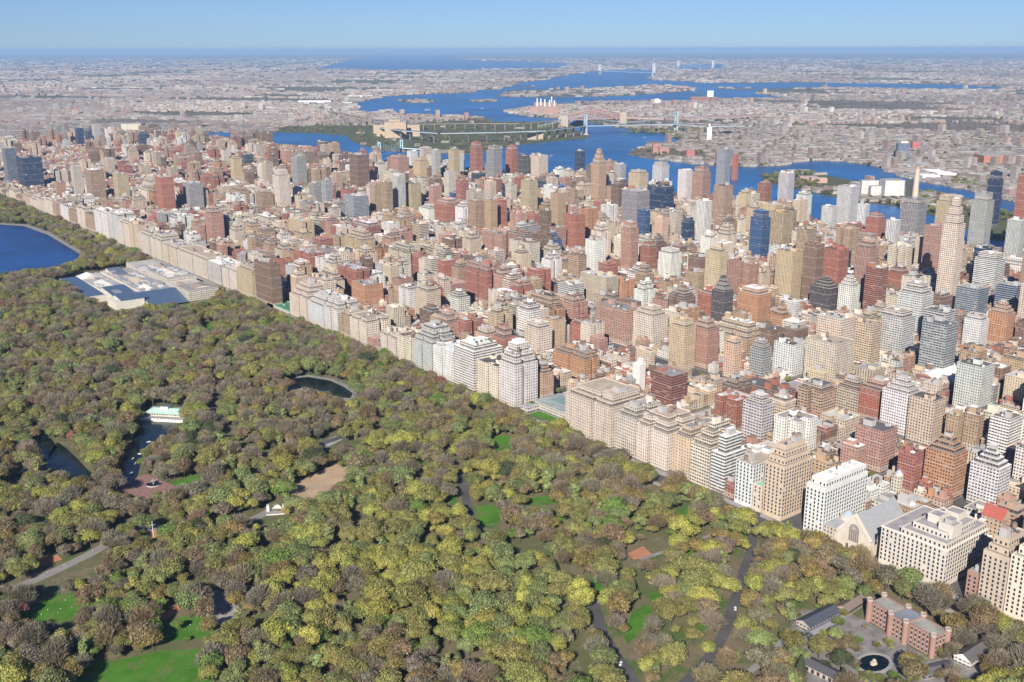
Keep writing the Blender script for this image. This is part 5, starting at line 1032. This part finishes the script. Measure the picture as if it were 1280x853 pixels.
# ---------------------------------------------------------------- trees
TC = {'olive green': (.31, .305, .105), 'yellow green': (.42, .42, .11), 'grey brown bare': (.30, .26, .195), 'russet brown': (.305, .235, .145), 'ochre': (.325, .265, .10), 'bright green': (.205, .315, .075), 'dark green': (.08, .11, .055), 'dull green': (.265, .31, .125), 'dusky red': (.33, .14, .13)}
class TM:
    def __init__(s): s.v, s.f, s.s = [], [], []
    def quad(s, c, a, b, sh):
        n = len(s.v); s.v += [c-a-b, c+a-b*.4, c+a*.6+b, c-a*.7+b*.8]; s.f.append((n, n+1, n+2, n+3)); s.s.append(sh)
    def limb(s, p, q, r0, r1, n=5):
        p, q = Vector(p), Vector(q); d = (q-p).normalized(); a = d.orthogonal().normalized(); b = d.cross(a); k = len(s.v)
        for i in range(n): t = 2*math.pi*i/n; e = a*math.cos(t)+b*math.sin(t); s.v += [p+e*r0, q+e*r1]
        for i in range(n): j = (i+1) % n; s.f.append((k+2*i, k+2*j, k+2*j+1, k+2*i+1)); s.s.append(1.)
    def mesh(s, name, mat):
        me = bpy.data.meshes.new(name); me.from_pydata([tuple(v) for v in s.v], [], s.f); me.materials.append(mat)
        a = me.attributes.new('shade', 'FLOAT', 'FACE'); a.data.foreach_set('value', s.s); me.update(); return me
def rv(): 
    v = RNG.normal(size=3); return Vector(v/np.linalg.norm(v))
def make_tree(kind, H, Rr, n, ls):
    "returns trunk and crown builders; crown of n leaf clumps of about ls metres"
    T, C = TM(), TM(); base = H*random.uniform(.22, .32)
    if kind == 'conifer':
        T.limb((0, 0, 0), (0, 0, H*.95), H*.022, .05)
        for i in range(n):
            t = random.random()**.7; z = H*(.1+.9*(1-t)); rr = Rr*t*random.uniform(.55, 1.05)*(1+.18*math.sin(z*2.6)); a = random.uniform(0, 6.283); c = Vector((rr*math.cos(a), rr*math.sin(a), z-rr*.25))
            d = Vector((math.cos(a), math.sin(a), -.35)); C.quad(c, d*ls*.9, d.cross(Vector((0, 0, 1))).normalized()*ls*.6, random.uniform(.6, 1.3))
        return T, C
    lobes = []
    nl = {'round': 9, 'broad': 13, 'bare': 11, 'semi': 11, 'tall': 9}[kind]
    for i in range(nl):
        a = i*2.4+random.uniform(-.4, .4); q = math.sqrt((i+.4)/nl); zz = 1-q*q*.55
        rad = Rr*q*.74*random.uniform(.8, 1.15); lz = base+(H-base)*(.28+.5*zz*random.uniform(.85, 1.1)); lr = Rr*random.uniform(.33, .5)
        if kind == 'tall': lz = base+(H-base)*(i+.6)/nl*.92; rad *= .62
        lobes.append((Vector((rad*math.cos(a), rad*math.sin(a), lz)), lr, random.uniform(.78, 1.24)))
    T.limb((0, 0, -.3), (0, 0, base), H*.024, H*.018, 6); T.limb((0, 0, base), (random.uniform(-.6, .6), random.uniform(-.6, .6), H*.72), H*.017, .08)
    for c, lr, sh in lobes:
        s0 = Vector((0, 0, base*random.uniform(.8, 1.4))); m = s0.lerp(c, .5)+Vector((0, 0, -.06*H)); T.limb(s0, m, H*.011, H*.007, 4); T.limb(m, c, H*.007, .06, 4)
        if kind in ('bare', 'semi'):
            for k in range(7): d = rv(); d.z = abs(d.z)*.8; T.limb(c-d*lr*.3, c+d*lr*.95, .09, .03, 3)
    for i in range(n):
        c, lr, sh = random.choice(lobes); d = rv(); d.z = d.z*.85+.12; rr = lr*random.uniform(.45, 1.12) if kind != 'bare' else lr*random.uniform(.1, 1.25)
        p = c+d*rr; nn = (d+Vector((0, 0, .3))+rv()*.72).normalized(); e = nn.cross(rv()).normalized(); g = nn.cross(e).normalized(); k = ls*random.uniform(.55, 1.25)
        if kind == 'bare': up = (d+Vector((0, 0, .7))+rv()*.5).normalized(); C.quad(p, up*k*1.5, up.cross(rv()).normalized()*k*.17, sh*random.uniform(.7, 1.3))
        elif kind == 'semi' and i % 2: up = (d+Vector((0, 0, .6))+rv()*.5).normalized(); C.quad(p, up*k*1.2, up.cross(rv()).normalized()*k*.22, sh*random.uniform(.6, 1.1))
        else: C.quad(p, e*k*.6, g*k*.6, sh*random.uniform(.65, 1.35))
    return T, C
PROTO = []     # (kind, trunk mesh, crown mesh, height, radius)
def proto(kind, H, Rr, n, ls, ncopy=1):
    for _ in range(ncopy): t, c = make_tree(kind, H, Rr, n, ls); PROTO.append((kind, t.mesh('trunk', M['trunk']), c.mesh('crown', M['leaf']), H, Rr, t, c))
proto('round', 14, 7., 3200, .66, 3); proto('broad', 15, 8.8, 4200, .7, 3); proto('bare', 14.5, 7.4, 3000, 1., 3); proto('semi', 15, 7.6, 3400, .72, 3); proto('tall', 16, 4.8, 1400, .85, 1); proto('conifer', 14, 4., 1300, .8, 1); proto('round', 7, 3.6, 700, .75, 1)
KIX = {}
for i, p in enumerate(PROTO): KIX.setdefault(p[0] if p[3] > 8 else 'shrub', []).append(i)
# candidate places on a jittered grid over the park
CL = [np.array(c, float) for c in CLEAR]
REG = [  # regions of the photograph with their own mix: polygon, weights over the colours
 ([(280, 600), (420, 590), (560, 640), (760, 740), (760, 830), (560, 860), (480, 800), (330, 740), (250, 680)], dict(zip(TC, [26, 30, 3, 3, 4, 6, 0, 32, 0]))),
 ([(740, 600), (1060, 640), (1100, 760), (960, 860), (780, 860), (740, 740)], dict(zip(TC, [28, 12, 20, 16, 12, 4, 1, 10, 0]))),
 ([(930, 740), (1280, 760), (1280, 860), (930, 860)], dict(zip(TC, [16, 8, 34, 12, 6, 4, 2, 18, 0]))),
 ([(0, 330), (430, 430), (560, 560), (330, 560), (0, 560)], dict(zip(TC, [25, 4, 36, 15, 5, 1, 2, 16, .6]))),
 ([(0, 560), (280, 580), (280, 760), (0, 860)], dict(zip(TC, [21, 7, 30, 19, 6, 4, 2, 13, 1])))]
DEF = dict(zip(TC, [28, 11, 19, 14, 9, 2.5, 1.5, 17, .3]))
def vnoise(x, y, s): return .5+.25*math.sin(x/s+1.3*math.sin(y/s*.7))+.25*math.sin(y/s*1.13+1.7*math.sin(x/s*.6+2))
cand = []
for gx in np.arange(-860, -6, 10.):
    for gy in np.arange(150, 3500, 10.):
        x, y = gx+random.uniform(-4.6, 4.6), gy+random.uniform(-4.6, 4.6); q = PJ((x, y, 8))
        if not (-60 < q[0] < 1340 and 200 < q[1] < 900): continue
        if x > -14 and (y > 1690 or random.random() < .3): x = -13.5
        if any(f[0] < x < f[1] and f[2] < y < f[3] for f in FOOT): continue
        cand.append((x, y))
for gy in np.arange(240, 1690, 8.5): cand += [(-12.5+random.uniform(-1, 1), gy+random.uniform(-2, 2)), (-17+random.uniform(-2, 2), gy+random.uniform(-3, 3))]
RD = [(p.x, p.y, w/2+1.5) for Q, w in ROADS for p in Q]; RDx = np.array([r[0] for r in RD]); RDy = np.array([r[1] for r in RD]); RDw = np.array([r[2] for r in RD])
zoo_px = ZOO
trees = []
for x, y in cand:
    sc = random.choice((random.uniform(.5, .9), random.uniform(.8, 1.15), random.uniform(.95, 1.4))); h = 15.5*sc; g0 = PJ((x, y, 0))
    if ((RDx-x)**2+(RDy-y)**2 < RDw**2).any(): continue
    if g0[0] < 60 and g0[1] < 300 and False: continue
    pts = PJ(np.array([(x, y, z) for z in (0, h*.3, h*.6, h*.92)])); wpx = 4.2*F/np.linalg.norm(np.array([x, y, 0])-CAM)*sc
    X, Y = pts[:, 0], pts[:, 1]
    bad = 0
    for c in CL: 
        if X.max() < c[:, 0].min() or X.min() > c[:, 0].max() or Y.max() < c[:, 1].min() or Y.min() > c[:, 1].max(): continue
        k = inpoly_np(X, Y, c).sum()
        if k: bad = max(bad, k)
    if bad >= 1: continue
    zoo = inpoly(g0[0], g0[1], zoo_px)
    if vnoise(x*1.3+50, y, 17) > (.76 if g0[0] > 740 and g0[1] > 600 else .88) and random.random() < .8: continue
    if zoo: sc *= .8
    wts = DEF
    for P, w in REG:
        if inpoly(g0[0], g0[1], P): wts = w; break
    nz = vnoise(x, y, 26); nz2 = vnoise(x+300, y-200, 45)
    ww = [w*(1.9 if (k in ('olive green', 'yellow green', 'dull green', 'bright green')) == (nz > .5) else .6)*(1.5 if (k in ('yellow green', 'olive green', 'grey brown bare')) == (nz2 > .5) else .8) for k, w in wts.items()]
    trees.append([x, y, sc, random.choices(list(wts), ww)[0]])
ACC = [(395, 775, 'yellow green', 1.15), (178, 585, 'bright green', .8), (55, 462, 'dusky red', .8), (80, 612, 'dusky red', .9), (270, 580, 'dusky red', .9), (240, 560, 'dark green', 1.), (208, 500, 'dark green', .9), (277, 478, 'yellow green', .9), (142, 808, 'bright green', .7), (120, 822, 'bright green', .7), (222, 790, 'bright green', .6), (235, 802, 'bright green', .6), (195, 760, 'ochre', .8), (205, 752, 'ochre', .8), (98, 650, 'yellow green', .9), (665, 512, 'bright green', .7), (700, 545, 'yellow green', 1.1), (720, 555, 'bright green', 1.), (1078, 740, 'ochre', 1.1), (1092, 745, 'ochre', 1.), (945, 775, 'ochre', .8), (915, 745, 'yellow green', 1.), (928, 690, 'yellow green', 1.), (885, 822, 'yellow green', .9), (1000, 757, 'yellow green', .8), (1022, 762, 'bright green', .7), (1240, 790, 'yellow green', 1.2), (1225, 782, 'olive green', 1.1), (1255, 800, 'yellow green', 1.1), (200, 745, 'yellow green', .7)]
for px, py, c, s in ACC: p = G(px, py); trees = [t for t in trees if (t[0]-p[0])**2+(t[1]-p[1])**2 > 36]; trees.append([p[0], p[1], s, c])
KT = {'olive green': ('semi', 'round', 'broad', 'semi'), 'yellow green': ('broad', 'round', 'round'), 'grey brown bare': ('bare', 'bare', 'bare', 'semi'), 'russet brown': ('bare', 'semi', 'semi'), 'ochre': ('semi', 'round'), 'bright green': ('round', 'shrub', 'broad'), 'dark green': ('conifer', 'broad'), 'dull green': ('broad', 'round', 'semi', 'tall'), 'dusky red': ('round', 'semi')}
for t in trees:
    q = PJ((t[0], t[1], 9)); D = np.linalg.norm(np.array([t[0], t[1], 0])-CAM); t += [q[0], q[1], t[2]/D if (4 < q[0] < 1276 and q[1] < 853) else 0., random.choice(KIX[random.choice(KT[t[3]])]), random.uniform(0, 6.283), tuple(max(.01, c*random.uniform(.95, 1.05)) for c in jit(TC[t[3]], .17))]
trees.sort(key=lambda t: -t[6])
NT = 296
TREES = []
for t in trees[:NT]:
    x, y, sc, cn, px, py, _, k, rz, tint = t; P = PROTO[k]; r = thing('tree', (x, y, .06), None, 'tree', 'trees of the park'); r.rotation_euler = (0, 0, rz); q_ = random.uniform(.84, 1.18); r.scale = (sc*q_, sc/q_, sc*random.uniform(.85, 1.15))
    for nm, me in (('trunk', P[1]), ('crown', P[2])): o = bpy.data.objects.new(nm, me); COL.objects.link(o); o.parent = r; o['tint'] = tint
    TREES.append((r, cn, P[0] if P[3] > 8 else 'shrub', sc*P[3], px, py))
# the rest of the wood: one object that plants the same trees by geometry nodes
def forest(name, rows):
    if not hasattr(forest, 'col'):
        forest.col = bpy.data.collections.new('tree kinds')
        for i, P in enumerate(PROTO):
            me = bpy.data.meshes.new('tree kind'); v = [tuple(a) for a in P[5].v]+[tuple(a) for a in P[6].v]; n = len(P[5].v); me.from_pydata(v, [], P[5].f+[tuple(q+n for q in f) for f in P[6].f])
            me.materials.append(M['trunk']); me.materials.append(M['leaf']); me.polygons.foreach_set('material_index', [0]*len(P[5].f)+[1]*len(P[6].f))
            a = me.attributes.new('shade', 'FLOAT', 'FACE'); a.data.foreach_set('value', P[5].s+P[6].s); me.update()
            forest.col.objects.link(bpy.data.objects.new('tree_kind_%s' % chr(97+i), me))
        g = bpy.data.node_groups.new('planting', 'GeometryNodeTree'); g.interface.new_socket('Geometry', in_out='INPUT', socket_type='NodeSocketGeometry'); g.interface.new_socket('Geometry', in_out='OUTPUT', socket_type='NodeSocketGeometry')
        n_, l_ = g.nodes, g.links; gi, go = n_.new('NodeGroupInput'), n_.new('NodeGroupOutput'); ci = n_.new('GeometryNodeCollectionInfo'); ci.inputs[0].default_value = forest.col; ci.inputs['Separate Children'].default_value = True; ci.inputs['Reset Children'].default_value = True
        ip = n_.new('GeometryNodeInstanceOnPoints'); ip.inputs['Pick Instance'].default_value = True
        def at(nm, ty): a = n_.new('GeometryNodeInputNamedAttribute'); a.data_type = ty; a.inputs[0].default_value = nm; return a.outputs[0]
        l_.new(gi.outputs[0], ip.inputs['Points']); l_.new(ci.outputs[0], ip.inputs['Instance']); l_.new(at('kind', 'INT'), ip.inputs['Instance Index']); l_.new(at('scl', 'FLOAT_VECTOR'), ip.inputs['Scale'])
        er = n_.new('FunctionNodeEulerToRotation'); l_.new(at('rot', 'FLOAT_VECTOR'), er.inputs[0]); l_.new(er.outputs[0], ip.inputs['Rotation']); l_.new(ip.outputs[0], go.inputs[0]); forest.g = g
    me = bpy.data.meshes.new(name); me.from_pydata([(r[0], r[1], r[2]) for r in rows], [], [])
    for nm, ty, key, data in (('kind', 'INT', 'value', [r[3] for r in rows]), ('scl', 'FLOAT_VECTOR', 'vector', [c for r in rows for c in (r[4]*(.86+.3*math.modf(abs(r[0])*7.3)[0]), r[4]*(.86+.3*math.modf(abs(r[1])*5.1)[0]), r[4]*r[5])]), ('rot', 'FLOAT_VECTOR', 'vector', [c for r in rows for c in (0, 0, r[6])]), ('tint', 'FLOAT_COLOR', 'color', [c for r in rows for c in (*r[7], 1.)])):
        a = me.attributes.new(nm, ty, 'POINT'); a.data.foreach_set(key, data)
    o = bpy.data.objects.new(name, me); COL.objects.link(o); m = o.modifiers.new('planting', 'NODES'); m.node_group = forest.g; return tag(o, kind='stuff')
rows = [(t[0], t[1], .06, t[7], t[2], random.uniform(.82, 1.18), t[8], t[9]) for t in trees[NT:]]
for _ in range(150):   # planting beds of the zoo court
    px, py = random.uniform(995, 1240), random.uniform(770, 858)
    if not inpoly(px, py, ZOO) or any(inpoly(px, py, c) for c in CLEAR[-12:]): continue
    q = G(px, py); rows.append((q[0], q[1], .1, random.choice(KIX['shrub']+KIX['bare'][:1]), random.uniform(.35, .6), .9, random.uniform(0, 6), jit(TC[random.choice(list(TC))], .15)))
forest('woodland', rows)
rows = []
for (P, n, s) in ((ISL[0], 420, 1.1), (ISL[-1], 300, 1.), (gp([(783, 170), (832, 168), (834, 172), (856, 177), (870, 178), (884, 168), (880, 162), (840, 163), (790, 160)]), 170, 1.2), (gp([(1180, 232), (1236, 240), (1240, 222), (1190, 220)]), 90, 1.1), (gp([(800, 193), (815, 187), (830, 186), (812, 196)]), 30, 1.)):
    P = np.array(P); k = 0
    for _ in range(n*6):
        x, y = random.uniform(*(P[:, 0].min(), P[:, 0].max())), random.uniform(P[:, 1].min(), P[:, 1].max())
        if inpoly(x, y, P) and vnoise(x, y, 90) > .35: rows.append((x, y, -.3, random.choice(KIX['bare']+KIX['semi']+KIX['round']), s*random.uniform(.6, 1.1), 1., random.uniform(0, 6), jit(random.choice([TC['grey brown bare'], TC['olive green'], TC['dull green']]), .2))); k += 1
        if k >= n: break
for i in range(8200):   # street trees and yards beyond the river
    px, py = random.uniform(300, 1285), 98+162*random.random()**1.35; p = G(px, py)
    if p[0] < 2100 or p[0] < bank(p[1])+60 or any(inpoly(p[0], p[1], q) for q in WATER) or any(inpoly(p[0], p[1], q) for q in ISL): continue
    rows.append((p[0], p[1], -1, random.choice(KIX['bare']+KIX['semi']), random.uniform(.7, 1.1), .9, random.uniform(0, 6), jit(random.choice([TC['grey brown bare'], TC['grey brown bare'], TC['olive green']]), .2)))
for i in range(900):   # trees along side streets and in back gardens of the near blocks
    k = random.randint(4, 36); u = k*80.5+random.choice((-6.5, 6.5, 40, 40)); v = random.uniform(20, 1100)
    if free(v-3, v+3, u-3, u+3): rows.append((v, u, 0, random.choice(KIX['semi']+KIX['bare']+KIX['shrub']), random.uniform(.4, .7), 1., random.uniform(0, 6), jit(random.choice([TC['olive green'], TC['grey brown bare'], TC['dull green'], TC['yellow green']]), .2)))
forest('far_trees', rows)
print('trees', len(trees))
# ---------------------------------------------------------------- air
b = MB(); X = 130000; b.box(-X, X, -X, X, -3, 440, (1, 1, 1), M['trim'], bottom=True); hz = b.build('haze'); hz.data.materials.clear(); tag(hz, kind='stuff')
m = bpy.data.materials.new('haze'); m.use_nodes = True; N, L = m.node_tree.nodes, m.node_tree.links; N.remove(N['Principled BSDF']); pv = N.new('ShaderNodeVolumePrincipled'); pv.inputs['Color'].default_value = (.44, .68, 1., 1); pv.inputs['Density'].default_value = 2.8e-5; pv.inputs['Anisotropy'].default_value = 0.
L.new(pv.outputs[0], N['Material Output'].inputs['Volume']); hz.data.materials.append(m)
# ---------------------------------------------------------------- labels that single each thing out
ORD = ['', 'second ', 'third ', 'fourth ', 'fifth ', 'sixth ', 'seventh ', 'eighth ', 'ninth ', 'tenth ', 'eleventh ', 'twelfth ']+['%dth ' % i for i in range(13, 90)]
def single(items, marks, used):
    by = {}
    for it in items: by.setdefault(it[1], []).append(it)
    for base, L_ in by.items():
        rank = {}
        for mk, mx, my in marks:
            for i, it in enumerate(sorted(L_, key=lambda q: math.hypot(q[2]-mx, q[3]-my))): rank.setdefault(id(it), []).append((i, math.hypot(it[2]-mx, it[3]-my), mk))
        for it in L_:
            i, d, mk = min(rank[id(it)], key=lambda q: (q[0]+q[1]/60, q[1])); lb = '%s, %sclosest to %s' % (base, ORD[i], mk)
            it[0]['label'] = lb
LMB = [('the gabled stone temple', 1068, 665), ('the rust orange house', 1178, 585), ('the white roofed armory', 1205, 488), ('the grey office tower', 1167, 445), ('the gridded cream hospital', 1033, 450), ('the bright red tower', 1091, 366), ('the tall slender cream tower', 1183, 310), ('the black glass tower', 1238, 245), ('the big white tower', 1233, 345), ('the tall chimney', 1142, 226), ('the striped cream slab', 983, 345), ('the blue glass tower', 947, 297), ('the very dark stepped tower', 900, 385), ('the small vivid red mansion', 879, 496), ('the widest park front block', 735, 520), ('the low mansion with lawn', 680, 510), ('the bright white apartment tower', 634, 470), ('the white balconied block', 580, 455), ('the vivid red tower', 718, 294), ('the wide grey slab', 793, 263), ('the tallest brown tower', 747, 222), ('the dark blue tower', 859, 290), ('the slim brown red tower', 596, 198), ('the three tan slabs', 485, 250), ('the greenish glass block', 446, 262), ('the tall cream ribbed tower', 354, 240), ('the dark brown tower', 334, 350), ('the red brown tower', 209, 245), ('the white topped slab', 122, 233), ('the dark blue slab pair', 41, 218), ('the museum', 180, 365), ('the reservoir', 60, 300), ('the salmon pink house', 270, 284), ('the white gleaming house', 128, 275), ('the foot bridge', 488, 190), ('the orange brick house', 460, 372), ('the mottled cream house', 812, 415), ('the mansard roofed house', 984, 452), ('the white pyramid house', 1232, 600), ('the white ribbed hospital', 1056, 262), ('the chequered brick tower', 875, 233), ('the white wedding cake house', 574, 382)]
items = []; seen = {}
for r in sel:
    if r.label:
        n = seen.get(r.label, 0); seen[r.label] = n+1; r.obj['label'] = r.label; r.obj['group'] = r.group or 'towers and large houses of the city'; continue
    form = {'apartment_building': 'apartment house', 'tower': 'tower', 'townhouse': 'row house'}[r.kind]
    det = 'with stepped terraces' if len(r.tiers) > 2 else ('with water tank' if r.tanks else ('with balcony bands' if r.style == 'band' else ('with striped windows' if r.style == 'stripe' else 'with '+r.rname)))
    items.append((r.obj, '%s %s %s' % (r.cname, form, det), *r.px)); r.obj['group'] = {'apartment_building': 'apartment houses of the city blocks', 'tower': 'high towers of the city', 'townhouse': 'row houses on side streets'}[r.kind]
single(items, LMB, {})
LMT = [('the sand clearing', 405, 605), ('the bandshell', 345, 636), ('the paved court', 278, 762), ('the flagpole', 192, 668), ('the bottom lawn', 180, 838), ('the sloping lawn', 75, 765), ('the small dark lawn', 235, 788), ('the yellow taxi', 924, 737), ('the winding drive', 755, 795), ('the sea lion pool', 1092, 829), ('the brick castle', 1130, 790), ('the orange playground', 801, 690), ('the bright lawn patch', 612, 645), ('the lakeside terrace', 190, 606), ('the boathouse', 202, 519), ('the pale path', 70, 715), ('the gabled temple', 1068, 690), ('the pink mansion', 1211, 740), ('the zoo arcade', 1036, 845), ('the green pavilion', 1262, 822), ('the white car', 776, 831), ('the long green glade', 797, 775), ('the bottom left corner', 5, 850), ('the dark gabled zoo house', 1022, 778), ('the limestone house', 1137, 715)]
items = []
for r, cn, k, h, px, py in TREES:
    form = {'round': 'round leafy tree', 'broad': 'broad leafy tree', 'bare': 'bare twiggy tree', 'semi': 'thin leaved tree', 'tall': 'tall narrow tree', 'conifer': 'pointed conifer', 'shrub': 'low bush'}[k]
    sz = 'small ' if h < 12.5 and k != 'shrub' else ('large ' if h > 17 else ''); items.append((r, sz+(cn.replace(' bare', '') if k == 'bare' else cn.replace(' bare', ''))+' '+form, px, py))
single(items, LMT, {})
